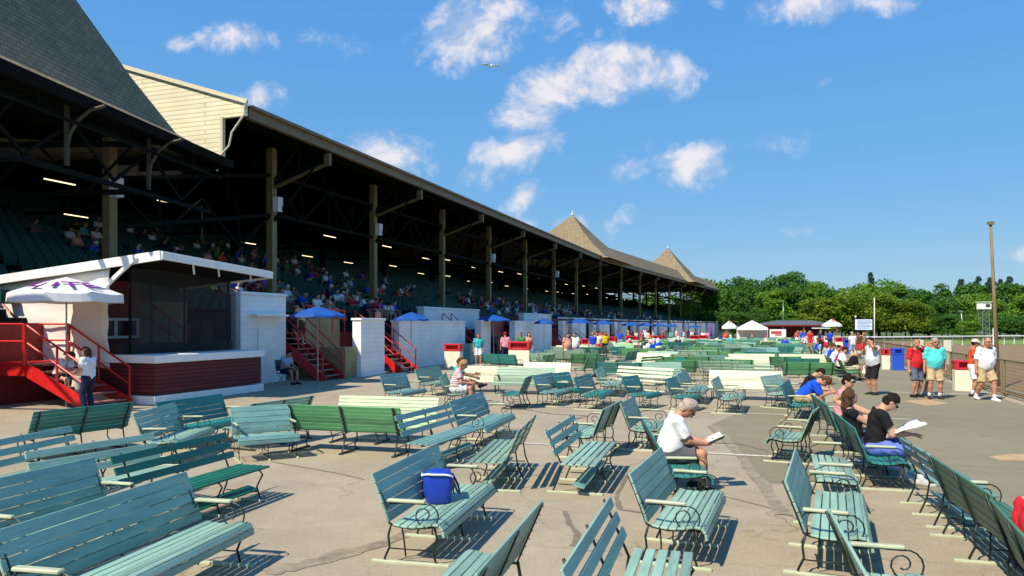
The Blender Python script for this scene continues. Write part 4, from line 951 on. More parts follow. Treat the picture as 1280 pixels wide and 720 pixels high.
BD = [
 ('A', (-14,668), (232,591), (1,-.2), 'teal', 'large weathered blue-green bench filling the bottom left corner of the photo'),
 ('A', (-48,609), (117,573), (1,-.2), 'teal', 'weathered blue-green bench directly behind the bottom left corner bench'),
 ('B', (30,565), (192,541), (1,-.3), 'teal', 'blue-green open-slat bench just left of the dark green open-slat one'),
 ('B', (-44,557), (88,532), (1,-.3), 'teal', 'blue-green open-slat bench cut by the left edge, before the dark teal high back'),
 ('C', (42,516), (168,503), (-.3,1), 'darkteal', 'dark teal bench seen from behind below the standing woman in white'),
 ('A', (165,518), (218,504), (1,-.2), 'teal', 'pale blue-green armed bench between two dark teal benches on the left'),
 ('B', (137,571), (282,540), (1,-.4), 'deepgreen', 'deep green open-slat bench with a plank seat at lower left'),
 ('A', (194,504), (277,493), (.5,-1), 'darkteal', 'dark teal armed bench right below the dark red booth'),
 ('A', (288,510), (362,506), (.1,-1), 'blue', 'light blue-green armed bench left of the bright green bench back'),
 ('C', (313,506), (393,495), (-.3,1), 'teal', 'blue-green bench behind the bright green one, its top edge dark'),
 ('C', (354,506), (500,511), (0,1), 'green', 'bright green tight-slatted bench seen from behind with three iron legs'),
 ('C', (425,495), (549,498), (0,-1), 'palegreen', 'pale cream-green bench just beyond the bright green bench back'),
 ('B', (493,520), (561,504), (1,-.3), 'blue', 'dark blue-green open-slat bench touching the bright green bench end'),
 ('A', (561,503), (603,490), (1,-.2), 'blue', 'blue-green high-backed bench with scroll arm behind the cooler bench'),
 ('A', (464,594), (546,555), (1,-.2), 'teal', 'blue-green bench with the bright blue cooler bag on its seat'),
 ('C', (596,720), (678,627), (-1,0), 'teal', 'blue-green bench facing left, cut by the bottom edge in the middle'),
 ('B', (647,540), (670,518), (-1,0), 'sage', 'sage open-slat bench facing left, right of the cooler bench'),
 ('B', (681,540), (717,518), (1,-.1), 'teal', 'blue-green open-slat bench with sloping shelf, left neighbour of the reading man'),
 ('A', (753,513), (777,501), (-1,0), 'teal', 'bench facing left with its dark back showing, left of the reading man'),
 ('A', (775,505), (792,496), (1,-.1), 'sage', 'pale sage bench standing just behind the reading man'),
 ('A', (818,549), (802,523), (1,0), 'darkteal', 'dark green bench carrying the white-haired reading man'),
 ('A', (786,594), (826,560), (1,-.1), 'teal', 'blue-green armed bench right in front of the reading man'),
 ('B', (701,712), (762,620), (1,0), 'teal', 'blue-green open-slat bench at the bottom edge left of the armed bench'),
 ('A', (981,603), (994,561), (1,-.1), 'teal', 'blue-green armed bench with wide seat at bottom right centre'),
 ('A', (1083,722), (1035,637), (1,0), 'teal', 'bench cut by the bottom edge at right, its back edge nearly end-on'),
 ('A', (1015,517), (1024,509), (-1,.1), 'sage', 'short chair-like sage bench facing left in front of the seated group'),
 ('A', (1068,536), (1041,515), (1,-.2), 'darkteal', 'dark green bench under the man in the black T-shirt'),
 ('A', (1034,507), (1014,493), (1,-.2), 'darkteal', 'bench under the man in pink with sunglasses'),
 ('B', (1123,545), (1162,568), (1,-.2), 'blue', 'blue-green open-slat bench at the far end of the right-hand row'),
 ('A', (1163,571), (1238,620), (1,-.2), 'shadegreen', 'dark bench back in the middle of the right-hand row, with a pale arm'),
 ('A', (1237,625), (1300,695), (1,-.2), 'shadegreen', 'green bench back at the right edge, nearest in the right-hand row'),
 ('A', (889,476), (898,470), (1,-.2), 'sage', 'small pale chair bench alone before the long cream bench'),
 ('C', (887,463), (978,465), (0,-1), 'cream', 'long cream tight-slatted bench facing the camera at right centre'),
 ('A', (950,471), (976,468), (.3,-1), 'teal', 'grey-green bench end overlapping the long cream bench'),
 ('A', (976,482), (986,474), (1,-.4), 'darkteal', 'dark green bench under the man in the bright blue shirt'),
 ('C', (888,449), (942,450), (0,1), 'green', 'green two-panel bench back just beyond the long cream bench'),
 ('C', (906,447), (961,447), (0,-1), 'cream', 'cream bench half hidden by the green two-panel back'),
 ('C', (961,446), (1002,446), (0,1), 'green', 'green bench back left of the huddled group on the path edge'),
 ('C', (819,451), (872,451), (0,1), 'green', 'green bench back left of the green two-panel one'),
 ('B', (772,457), (844,461), (0,-1), 'cream', 'cream open-slat bench above the white-haired man'),
 ('C', (797,441), (838,442), (0,-1), 'cream', 'cream bench in the middle distance with a teal seat before it'),
 ('C', (838,443), (884,443), (0,1), 'palegreen', 'pale green bench in the middle distance left of the crowd'),
 ('A', (717,473), (738,467), (1,-.2), 'darkteal', 'dark blue-green armed bench in the centre, facing right'),
 ('A', (741,465), (755,457), (1,-.2), 'teal', 'pale blue-green bench directly behind the dark central one'),
 ('A', (777,472), (797,469), (1,-.5), 'darkteal', 'dark teal armed bench behind the white-haired man'),
 ('A', (831,474), (845,471), (1,-.4), 'darkteal', 'dark teal bench just above the white-haired head'),
 ('A', (846,469), (858,463), (1,-.3), 'blue', 'blue-green bench right of the white-haired head'),
 ('A', (622,459), (694,460), (.1,-1), 'sage', 'wide sage green bench facing the camera left of centre'),
 ('C', (580,458), (622,458), (0,-1), 'cream', 'cream bench behind the couple in striped and teal shirts'),
 ('C', (655,453), (714,454), (0,-1), 'cream', 'cream bench behind the wide sage bench'),
 ('C', (657,473), (666,469), (-1,0), 'darkteal', 'bench turned left showing a very dark back near the sage bench'),
 ('A', (665,470), (690,466), (.3,-1), 'blue', 'blue-green armed bench right of the very dark back'),
 ('A', (691,467), (711,465), (.3,-1), 'darkteal', 'darker teal bench at the right end of the sage bench'),
 ('A', (474,470), (507,466), (.4,-1), 'blue', 'blue-green bench alone on the tan asphalt left of the couple'),
 ('A', (518,462), (549,458), (.4,-1), 'sage', 'grey-green thin-legged bench behind the lone blue-green one'),
 ('A', (549,472), (557,466), (1,-.1), 'sage', 'bench carrying the couple in striped and teal shirts'),
]
PL = {}
for d in BD:
    r, m, n = bench_px(*d); PL[d[5]] = (m, n, r)
# bench without a back right of centre
m = Vector(((3.5+4.15)/2+.1, (8.35+9.85)/2)); n = Vector((math.cos(R(-20)), math.sin(R(-20)))); root, _ = proto['D']
root.location = (m.x, m.y, 0); root.rotation_euler = (0, 0, math.atan2(n.y, n.x)-math.pi/2); tag(root, 'backless blue-slatted bench between the armed bench and the seated group', 'bench'); BN.append((m.x, m.y))
# the field of benches receding into the distance
rb = random.Random(5); far_labels = {'teal': 'weathered blue-green slatted bench among the distant rows', 'darkteal': 'dark teal slatted bench among the distant rows', 'green': 'green slatted bench among the distant rows',
  'cream': 'cream bench among the distant rows, bright in the sun', 'blue': 'blue-grey slatted bench among the distant rows', 'sage': 'sage green bench among the distant rows'}
nf = 0
FB = []
for i in range(46):
    s = 21.5+i*1.75+rb.uniform(-.3, .3)
    for j in range(9):
        t = -1.6+j*1.62+rb.uniform(-.35, .35)-max(0, s-40)*.02
        if rb.random() < (.30 if s < 45 else .22): continue
        p = WL(s, t); 
        if any((p.x-x)**2+(p.y-y)**2 < 2.3 for x, y in BN): continue
        if t > 9.5 and s < 32: continue
        px = 640+F*p.x/p.y; py = YH+F*2.15/p.y
        if py > 486: continue
        colr = rb.choice(['teal', 'teal', 'blue', 'darkteal', 'darkteal', 'green', 'green', 'green', 'sage', 'cream']); kind = rb.choice('AAAAABBC')
        if colr == 'cream' or (colr == 'green' and rb.random() < .5): kind = 'C'
        ang = rb.choice([0, 0, 0, math.pi/2, math.pi/2, -math.pi/2, math.pi])+rb.uniform(-.55, .55)-UA
        if colr == 'cream': ang = math.pi+rb.uniform(-.15, .15)-UA*.3
        place_bench(kind, p, ang, rb.choice([1.3, 1.75, 1.75, 2.1]), colr, far_labels[colr], True, 'distant benches, '+colr); nf += 1; BN.append((p.x, p.y)); FB.append((p, ang))
for k, (r, L) in protof.items():
    if (k, True) not in used:
        for c in list(r.children): bpy.data.objects.remove(c)
        bpy.data.objects.remove(r)
print('far benches', nf)
# blue cooler bag
m, n, r = PL['blue-green bench with the bright blue cooler bag on its seat']
al = Vector((-n.y, n.x)); 
if al.y < 0: al = -al
cb_ = m+al*.06-n*.10; ck = thing('cooler_bag', 'bright blue soft cooler bag with a white rim on the bench seat', 'cooler bag', (cb_.x, cb_.y, .372), math.atan2(n.y, n.x)-math.pi/2+.35, sc=(1.05, 1.05, 1.08))
b = MB(); rows = []; ce = lambda v, e: math.copysign(abs(v)**e, v)
for z, w, d in ((0, .150, .10), (.015, .165, .115), (.10, .18, .135), (.18, .188, .145), (.245, .19, .142), (.268, .182, .13), (.28, .12, .08), (.283, .0, .0)):
    rows.append([Vector((w*ce(math.cos(a), .38)*(1+.03*math.sin(3*a+z*20)), d*ce(math.sin(a), .38)*(1+.05*math.sin(5*a+z*31)), z+.012*math.cos(2*a+1)*(z > .2)+.02*math.cos(a)*(z > .2))) for a in [2*math.pi*k/40 for k in range(41)]])
b.grid(rows); b.add([rows[0][k] for k in range(40)], [tuple(range(39, -1, -1))]); b.build('body', M['cooler'], ck, smooth=True)
b = MB(); b.tube([Vector((.196*ce(math.cos(a), .38), .150*ce(math.sin(a), .38), .25+.02*math.cos(a)+.012*math.cos(2*a+1))) for a in [math.pi*(-.55+.85*k/16) for k in range(17)]], .010, 6); b.build('rim', M['white'], ck, smooth=True)
b = MB(); b.box((-.02, .150, .13), (.2, .012, .12)); b.build('front_pocket', M['cooler'], ck, bevel=.005)
b = MB(); b.tube([(-.15, .145, .22), (-.08, .20, .12), (.03, .21, .07), (.12, .18, .11), (.17, .142, .22)], .011, 6); b.build('strap', M['black'], ck, smooth=True)
# ------------------------------------------------------------ people
def seg_d(X, a, b, r1, r2):
    ab = b-a; L2 = float(ab@ab); pa = X-a
    t = np.clip((pa@ab)/max(L2, 1e-9), 0, 1); d = pa-t[..., None]*ab
    return np.sqrt((d*d).sum(-1))-(r1+(r2-r1)*t)
def ell_d(X, c, r, rot):
    q = (X-c)@rot; k0 = np.sqrt(((q/r)**2).sum(-1)); k1 = np.sqrt(((q/(r*r))**2).sum(-1))+1e-9
    return k0*(k0-1)/k1
def prim_d(p, X):
    d = seg_d(X, p['a'], p['b'], p['r1'], p['r2']) if p['t'] == 's' else ell_d(X, p['a'], p['r'], p['rot'])
    for (n, c) in p.get('cut', ()): d = np.maximum(d, (X@n)-c)
    return d
def bbox(p):
    if p['t'] == 's': r = max(p['r1'], p['r2']); return np.minimum(p['a'], p['b'])-r, np.maximum(p['a'], p['b'])+r
    r = max(p['r']); return p['a']-r, p['a']+r
def surf(prims, h, noise=0):
    lo = np.min([bbox(p)[0] for p in prims], 0)-2.5*h-.01; hi = np.max([bbox(p)[1] for p in prims], 0)+2.5*h+.01
    n = np.ceil((hi-lo)/h).astype(int)+1; G = np.full(n, 1.0, np.float32)
    for p in prims:
        a, b = bbox(p); mg = .05+2*h; i0 = np.maximum(0, np.floor((a-mg-lo)/h).astype(int)); i1 = np.minimum(n, np.ceil((b+mg-lo)/h).astype(int)+1)
        ax = [lo[k]+h*np.arange(i0[k], i1[k]) for k in range(3)]; X = np.stack(np.meshgrid(*ax, indexing='ij'), -1)
        d = prim_d(p, X); S = G[i0[0]:i1[0], i0[1]:i1[1], i0[2]:i1[2]]; k = p.get('k', .03)
        if p.get('sub'): S[:] = np.maximum(S, -d); continue
        hh = np.clip(.5+.5*(S-d)/k, 0, 1); S[:] = S*(1-hh)+d*hh-k*hh*(1-hh)
    if noise:
        ax = [lo[k]+h*np.arange(n[k]) for k in range(3)]; X, Y, Z = np.meshgrid(*ax, indexing='ij', sparse=True)
        G += (noise*1.7*(np.sin(X*23+Y*15+np.sin(Z*17)*1.6)*np.sin(Z*21+X*9+Y*6)+.6*np.sin(Y*47+Z*39+np.sin(X*20)*1.4)*np.sin(X*31+Z*12))).astype(np.float32)
    s = G < 0; c = [(i, j, k) for i in (0, 1) for j in (0, 1) for k in (0, 1)]
    sh = lambda A, q: A[q[0]:A.shape[0]-1+q[0], q[1]:A.shape[1]-1+q[1], q[2]:A.shape[2]-1+q[2]]
    cnt = sum(sh(s, q).astype(np.int8) for q in c); act = np.argwhere((cnt > 0) & (cnt < 8))
    V = np.stack([G[act[:, 0]+q[0], act[:, 1]+q[1], act[:, 2]+q[2]] for q in c], 1)
    pos = np.zeros((len(act), 3)); num = np.zeros(len(act))
    for i in range(8):
        for j in range(i+1, 8):
            if sum(abs(c[i][k]-c[j][k]) for k in range(3)) != 1: continue
            m = (V[:, i] < 0) != (V[:, j] < 0); t = V[:, i]/(V[:, i]-V[:, j]+1e-12)
            e = np.array(c[i])[None]+t[:, None]*(np.array(c[j])-np.array(c[i]))[None]; pos[m] += e[m]; num[m] += 1
    vs = lo+h*(act+pos/num[:, None]); ix = np.full(np.array(G.shape)-1, -1, np.int32); ix[act[:, 0], act[:, 1], act[:, 2]] = np.arange(len(act)); fs = []
    for axs in range(3):
        o = [0, 0, 0]; o[axs] = 1; A = s[:s.shape[0]-o[0], :s.shape[1]-o[1], :s.shape[2]-o[2]]; B = s[o[0]:, o[1]:, o[2]:]; e = np.argwhere(A != B)
        u, v = (axs+1) % 3, (axs+2) % 3; e = e[(e[:, u] > 0) & (e[:, v] > 0) & (e[:, u] < ix.shape[u]) & (e[:, v] < ix.shape[v])]
        def g(du, dv): q = e.copy(); q[:, u] -= du; q[:, v] -= dv; return ix[q[:, 0], q[:, 1], q[:, 2]]
        Q = np.stack([g(1, 1), g(0, 1), g(0, 0), g(1, 0)], 1); fl = A[e[:, 0], e[:, 1], e[:, 2]]; Q[~fl] = Q[~fl][:, ::-1]; fs.append(Q)
    fs = np.vstack(fs); fs = fs[(fs >= 0).all(1)]
    return vs, fs
def npmesh(name, vs, fs, mats, mi=None):
    me = bpy.data.meshes.new(name); me.vertices.add(len(vs)); me.vertices.foreach_set('co', vs.astype(np.float32).ravel())
    me.loops.add(len(fs)*4); me.loops.foreach_set('vertex_index', fs.astype(np.int32).ravel()); me.polygons.add(len(fs)); me.polygons.foreach_set('loop_start', np.arange(0, len(fs)*4, 4, dtype=np.int32))
    for m in mats: me.materials.append(m)
    if mi is not None: me.polygons.foreach_set('material_index', mi.astype(np.int32))
    me.polygons.foreach_set('use_smooth', np.ones(len(fs), bool)); me.update(calc_edges=True); me.validate(); return me
A3 = lambda *v: np.array(v, float)
def ik(a, c, l1, l2, hint):
    d = c-a; D = np.linalg.norm(d); D2 = min(D, (l1+l2)*.995); c = a+d/D*D2; x = (l1*l1-l2*l2+D2*D2)/(2*D2); y = math.sqrt(max(0, l1*l1-x*x))
    dn = d/D; h = hint-dn*(hint@dn); h = h/(np.linalg.norm(h)+1e-9); return a+dn*x+h*y, c
def rotx(a): c, s = math.cos(a), math.sin(a); return np.array([[1, 0, 0], [0, c, -s], [0, s, c]])
def rotz(a): c, s = math.cos(a), math.sin(a); return np.array([[c, -s, 0], [s, c, 0], [0, 0, 1]])
def body_prims(ps):
    """ps: pose. Local space: faces +Y, ground z=0. Returns prims (dict with tag) and joints."""
    g = ps.get; fat = g('fat', 0.); k = g('female', 0)
    pel = A3(*g('pel', (0, 0, .93))); T = rotz(R(g('yaw', 0)))@rotx(-R(g('lean', 2))); T2 = T@rotx(-R(g('hunch', 4)))
    sp = lambda x, y, z: pel+T@A3(x, y, z); ch0 = sp(0, 0, .24); up = lambda x, y, z: ch0+T2@A3(x, y, z)
    pr = []
    def S(tg, a, b, r1, r2, k_=.03, **kw): pr.append(dict(t='s', tag=tg, a=np.array(a), b=np.array(b), r1=r1, r2=r2, k=k_, **kw))
    def E(tg, c, r, rot, k_=.02, **kw): pr.append(dict(t='e', tag=tg, a=np.array(c), r=np.array(r), rot=rot, k=k_, **kw))
    sw = .165 if k else .19
    for sx in (-1, 1):
        S('torso', sp(sx*.075, 0, .0), sp(sx*.06, .01+fat*.3, .16), .10+fat*.6, .095+fat, .05)
        S('torso', sp(sx*.06, .01+fat*.3, .16), up(sx*.085, .0, .12), .095+fat, .105, .05)
        S('torso', up(sx*.07, -.005, .2), up(sx*sw*.9, -.01, .235), .075, .058, .04)
    if fat > .03: E('torso', sp(0, .045+fat*.45, .11), (.14+fat*.4, .10+fat*.7, .20), T, .10)
    if k: [E('torso', up(sx*.07, .075, .10), (.06, .055, .06), T2, .03) for sx in (-1, 1)]
    nb = up(0, -.005, .25); HR = T2@rotz(R(g('hyaw', 0)))@rotx(-R(g('hpitch', 0))); hc = nb+T2@A3(0, .015, .08)+HR@A3(0, .02, .105)
    S('neck', nb, hc+HR@A3(0, -.02, -.05), .058, .055, .03)
    E('head', hc, (.077, .096, .115), HR, .02); E('head', hc+HR@A3(0, .035, -.055), (.055, .06, .062), HR, .03)
    S('head', hc+HR@A3(0, .092, .012), hc+HR@A3(0, .112, -.025), .010, .016, .012); E('head', hc+HR@A3(0, .075, .035), (.055, .022, .012), HR, .015)
    for sx in (-1, 1): E('head', hc+HR@A3(sx*.078, -.005, -.005), (.012, .022, .032), HR, .008)
    J = dict(hc=hc, HR=HR, T=T, T2=T2, pel=pel, nb=nb, sp=sp, up=up)
    for nm, sx in (('l', -1), ('r', 1)):
        sh = up(sx*sw, -.005, .215); ht = g('hand_'+nm); 
        if ht is None: ht = (sx*(.27+fat*.4), .03, pel[2]-.13) if pel[2] > .7 else (sx*.14, .38, .62)
        hint = A3(*g('elb_'+nm, (sx*.5, -1, -.4))); el, wr = ik(sh, A3(*ht), .285, .255, hint); af = fat*.25
        S('uarm', sh, el, .052+af, .043+af*.5, .035); S('farm', el, wr, .043+af*.4, .028, .015)
        fd = (wr-el)/np.linalg.norm(wr-el); dh = g('hdir_'+nm); fd = fd if dh is None else A3(*dh)/np.linalg.norm(dh)
        pn = A3(*g('palm_'+nm, (-sx, 0, -.2))); pn = pn-fd*(pn@fd); pn /= np.linalg.norm(pn)+1e-9; sd = np.cross(fd, pn)
        if sd@A3(0, 1, .3) < 0 and ht[2] < 1.3: sd = -sd            # side of the thumb
        cu = g('curl', .5)
        if g('fine', 0):
            kn = wr+fd*.085
            for i in range(4): S('hand', wr+sd*(.012-.008*i), kn+sd*(.03-.02*i), .017, .013, .012)
            for i, ln in enumerate((.072, .08, .075, .058)):
                b0 = kn+sd*(.031-.0205*i); d1 = fd*math.cos(cu*.6)+pn*math.sin(cu*.6); d2 = fd*math.cos(cu*1.5)+pn*math.sin(cu*1.5)
                m_ = b0+d1*ln*.5; S('hand', b0, m_, .0105, .0098, .004); S('hand', m_, m_+d2*ln*.5, .0098, .0085, .003)
            tb = wr+sd*.022+fd*.02; tm = tb+sd*.03+fd*.03+pn*.012; S('hand', tb, tm, .014, .012, .008); S('hand', tm, tm+fd*.028+sd*.006+pn*.008, .0115, .0095, .004)
        else:
            S('hand', wr, wr+fd*.09+pn*.01, .028, .03, .015); S('hand', wr+fd*.09+pn*.01, wr+fd*.15+pn*(.03+cu*.03), .026, .018, .012); S('hand', wr+fd*.03+sd*.02, wr+fd*.08+sd*.05, .016, .012, .008)
        J['wr_'+nm] = wr; J['el_'+nm] = el; J['sh_'+nm] = sh; J['fd_'+nm] = fd
        hp = pel+rotz(R(g('yaw', 0)))@A3(sx*.09, 0, -.02); ft = g('foot_'+nm) or ((sx*.11, 0, .085) if pel[2] > .7 else (sx*.13, .42, .085))
        kh = A3(*g('knee_'+nm, (sx*.15, 1, .25))); kn, an = ik(hp, A3(*ft), .43, .42, kh)
        S('thigh', hp, kn, .085+fat*.3, .056+fat*.1, .04); S('shin', kn, kn+(an-kn)*.35, .055, .054+fat*.1, .02); S('shin', kn+(an-kn)*.3, an, .055+fat*.1, .035, .02)
        fa = R(g('fyaw_'+nm, -sx*12)); fd2 = rotz(fa)@A3(0, 1, 0); fd2 = fd2+A3(0, 0, g('fpitch_'+nm, -.05)); fd2 /= np.linalg.norm(fd2)
        S('foot', an+A3(0, 0, -.035)-fd2*.04, an-A3(0, 0, .045)+fd2*.13, .038, .030, .02); S('foot', an, an-A3(0, 0, .04)+fd2*.05, .036, .034, .02)
        J['kn_'+nm] = kn; J['an_'+nm] = an; J['fd2_'+nm] = fd2; J['hp_'+nm] = hp
    return pr, J
def grow(p, e, **kw):
    q = dict(p); 
    if p['t'] == 's': q['r1'] = p['r1']+e; q['r2'] = p['r2']+kw.pop('e2', e)
    else: q['r'] = p['r']+e
    q.update(kw); return q
def cut_seg(p, f, e, e2=None):    # keep the first fraction f of a limb, flat end
    a, b = p['a'], p['b']; d = (b-a)/np.linalg.norm(b-a); m = a+(b-a)*f; q = grow(p, e); q['b'] = a+(b-a)*min(1, f+.12); q['r2'] = p['r1']+(p['r2']-p['r1'])*f+(e if e2 is None else e2)
    q['cut'] = [(d, float(d@m))]; return q
def garments(pr, J, cl):
    out = {}; tor = [p for p in pr if p['tag'] == 'torso']; ua = [p for p in pr if p['tag'] == 'uarm']; fa = [p for p in pr if p['tag'] == 'farm']; th = [p for p in pr if p['tag'] == 'thigh']; sn = [p for p in pr if p['tag'] == 'shin']
    T, T2 = J['T'], J['T2']; uz = T@A3(0, 0, 1); hem = J['pel']+uz*(-.05 if J['pel'][2] > .7 else -.02); n2 = T2@A3(0, .25, 1); n2 /= np.linalg.norm(n2)
    sl = cl.get('sleeve', .62); cuts = [(-uz, float(-uz@hem)), (n2, float(n2@(J['nb']+n2*.012)))]
    S = [grow(p, .016, cut=cuts) for p in tor]
    if sl <= 1: S += [cut_seg(p, sl, .020, .028) for p in ua] if sl > .05 else []
    else: S += [grow(p, .018) for p in ua]+[cut_seg(p, sl-1, .016) for p in fa]
    out['shirt'] = (S, .003)
    lg = cl.get('leg', .82); low = [grow(p, .012, cut=[(uz, float(uz@(hem+uz*.10)))]) for p in tor if p['a'] @ uz < hem@uz+.2]
    if lg <= 1: out['shorts'] = (low+[cut_seg(p, lg, .020, .045) for p in th], .003)
    else: out['trousers'] = (low+[grow(p, .018) for p in th]+[grow(p, .020) if i % 2 == 0 else cut_seg(p, .97, .018, .028) for i, p in enumerate(sn)], .003)
    for nm in 'lr':
        fd, an = J['fd2_'+nm], J['an_'+nm]; side = np.cross(fd, A3(0, 0, 1)); out.setdefault('shoes', ([], 0))[0].extend([
            dict(t='s', tag='shoe', a=an+A3(0, 0, -.038)-fd*.045, b=an-A3(0, 0, .047)+fd*.15, r1=.046, r2=.036, k=.02), dict(t='s', tag='shoe', a=an+A3(0, 0, .0), b=an-A3(0, 0, .03)+fd*.06, r1=.044, r2=.038, k=.02)])
        if cl.get('sock'): out.setdefault('socks', ([], 0))[0].append(dict(t='s', tag='sock', a=an+(J['kn_'+nm]-an)*.05, b=an+(J['kn_'+nm]-an)*cl['sock'], r1=.043, r2=.05, k=.01))
    hc, HR = J['hc'], J['HR']; hs = cl.get('hair', 'short')
    fc = HR@A3(0, .8, -.6); fl = float(fc@(hc+HR@A3(0, .045, .035)))
    if hs != 'bald':
        H = [dict(t='e', tag='hair', a=hc+HR@A3(0, -.008, .012), r=A3(.087, .104, .120), rot=HR, k=.02, cut=[(fc, fl)])]
        if hs == 'long':
            for x in (-.045, 0, .045): H.append(dict(t='s', tag='hair', a=hc+HR@A3(x*1.3, -.05, .0), b=hc+HR@A3(x*1.5, -.075, -.12)+A3(0, 0, -.17), r1=.055, r2=.032, k=.03))
        if hs == 'fluffy': H.append(dict(t='e', tag='hair', a=hc+HR@A3(0, -.035, .0), r=A3(.102, .095, .10), rot=HR, k=.02, cut=[(fc, fl)]))
        if hs == 'tail': H.append(dict(t='s', tag='hair', a=hc+HR@A3(0, -.09, .02), b=hc+HR@A3(0, -.14, -.16), r1=.035, r2=.02, k=.03))
        out['hair'] = (H, .007)
    if cl.get('hat'):
        up_ = HR@A3(0, 0, -1); H = [dict(t='e', tag='hat', a=hc+HR@A3(0, -.005, .055), r=A3(.095, .112, .085), rot=HR, k=.01, cut=[(up_, float(up_@(hc+HR@A3(0, 0, .045))))])]
        br = A3(.15, .165, .012) if cl['hat'] == 'wide' else A3(.075, .10, .010); off = A3(0, 0, .045) if cl['hat'] == 'wide' else A3(0, .10, .05)
        H.append(dict(t='e', tag='hat', a=hc+HR@off, r=br, rot=HR, k=.01)); out['hat'] = (H, 0)
    return out
SK = {'light': mat('skin_light', (.50, .29, .19), .55, .1, 12, spec=.3), 'pink': mat('skin_sunburnt', (.47, .225, .14), .55, .14, 12, spec=.3), 'tan': mat('skin_tan', (.34, .18, .10), .55, .1, 12, spec=.3)}
CM = {}
CC = dict(white=(.72,.72,.73), palegrey=(.55,.58,.62), black=(.012,.012,.014), navy=(.015,.022,.06), red=(.52,.02,.03), teal=(.03,.45,.46), aqua=(.08,.55,.53), blue=(.015,.06,.55), royal=(.01,.08,.60), pink=(.62,.28,.32),
  peach=(.62,.30,.22), orange=(.60,.09,.04), khaki=(.46,.35,.20), grey=(.09,.09,.10), slate=(.10,.12,.18), periwinkle=(.12,.18,.58), yellow=(.7,.55,.03), purple=(.22,.06,.35), brown=(.10,.05,.03), hairdark=(.012,.008,.006), hairbrown=(.07,.035,.018),
  hairgrey=(.38,.30,.26), hairblond=(.34,.2,.09), stripes=(.5,.05,.10), beige=(.5,.45,.35), lightblue=(.28,.42,.62), green=(.03,.2,.06), shoe=(.45,.45,.45), darkshoe=(.03,.03,.03))
def cmat(c):
    if c not in CM:
        if c == 'stripes': CM[c] = brick_mat('striped_cloth', (.55, .03, .06), (.03, .03, .16), (.65, .6, .62), 9, .05, .8, .1, .018)
        else: CM[c] = mat(c+'_cloth' if not c.startswith('hair') else c, CC[c], .85, .12 if not c.startswith('hair') else .45, 9 if not c.startswith('hair') else 35, .15, 150, spec=.2)
    return CM[c]
EYE = mat('eye', (.02, .015, .012), .2, 0, 1); LIP = mat('lip', (.40, .12, .10), .5, .05, 9)
def person(label, loc, rz, pose, cl, h=.012, skin='light', scale=1.0, group=None):
    pr, J = body_prims(pose); t = thing('person', label, 'person', loc, rz, group=group, sc=(scale,)*3)
    vs, fs = surf(pr, h); ct = vs[fs].mean(1); q = (ct-J['hc'])@J['HR']; mi = np.zeros(len(fs), int)
    for sx in (-1, 1): mi[((np.abs(q[:, 0]-sx*.033) < .016) & (np.abs(q[:, 2]-.012) < .009) & (q[:, 1] > .05))] = 1
    mi[(np.abs(q[:, 0]) < .024) & (np.abs(q[:, 2]+.058) < .007) & (q[:, 1] > .05)] = 2
    o = bpy.data.objects.new('body', npmesh('body', vs, fs, [SK[skin], EYE, LIP], mi)); col.objects.link(o); o.parent = t
    for nm, (g_, nz) in garments(pr, J, cl).items():
        if nm == 'shoes' and cl.get('barefoot'): continue
        v, f = surf(g_, h, nz); c = cl.get({'shorts': 'bottom', 'trousers': 'bottom', 'hair': 'hairc', 'hat': 'hatc', 'shoes': 'shoec', 'socks': 'sockc'}.get(nm, nm), {'socks': 'white', 'shoes': 'shoe', 'hair': 'hairdark'}.get(nm, 'white'))
        o = bpy.data.objects.new(nm, npmesh(nm, v, f, [cmat(c)])); col.objects.link(o); o.parent = t
    if cl.get('glasses'):
        b = MB(); hc, HR = J['hc'], Matrix(J['HR'].tolist()); hv = Vector(hc)
        for sx in (-1, 1): b.box(hv+HR@Vector((sx*.034, .098, .012)), (.048, .012, .032), HR); b.box(hv+HR@Vector((sx*.082, .045, .016)), (.006, .11, .010), HR)
        b.box(hv+HR@Vector((0, .104, .018)), (.02, .008, .008), HR); b.build('sunglasses', M['black'], t, bevel=.003)
    return t, J
def held(t, J, name, kind, label, cat, off=(0, .12, 0)):
    "an object held between the hands, a thing of its own"
    w = (J['wr_l']+J['fd_l']*.09+J['wr_r']+J['fd_r']*.09)/2; p = t.matrix_basis @ Vector(w+A3(*off)); r = thing(name, label, cat, p, t.rotation_euler.z)
    if kind == 'book':
        b = MB(); b.box((-.07, 0, .012), (.14, .20, .010), Matrix.Rotation(R(22), 3, 'Y')); b.box((.07, 0, .012), (.14, .20, .010), Matrix.Rotation(R(-22), 3, 'Y')); o = b.build('pages', M['paper'], r)
        b = MB(); b.box((-.072, 0, .002), (.15, .21, .006), Matrix.Rotation(R(22), 3, 'Y')); b.box((.072, 0, .002), (.15, .21, .006), Matrix.Rotation(R(-22), 3, 'Y')); b.build('cover', M['ink'], r)
    elif kind == 'paper':
        b = MB(); rows = [[Vector((x, y, .03*math.sin(x*9)+.05*y+.02*math.cos(y*11+x*5))) for y in (-.2, -.1, 0, .1, .2)] for x in (-.28, -.2, -.1, 0, .1, .2, .28)]; b.grid(rows); o = b.build('sheet', M['paper'], r, smooth=True); o.modifiers.new('t', 'SOLIDIFY').thickness = .006
    elif kind == 'phone':
        b = MB(); b.box((0, 0, 0), (.07, .012, .14)); b.build('case', M['black'], r, bevel=.004)
    return r
def sitloc(m, n, along, z=0, fwd=.0):
    al = Vector((-n.y, n.x)); al = -al if al.y < 0 else al
    q = m+al*along+n*fwd; return Vector((q.x, q.y, gz(q.y))), math.atan2(n.y, n.x)-math.pi/2
H = .0105
SIT = dict(pel=(0, -.05, .49), lean=8, hunch=6, fine=1)
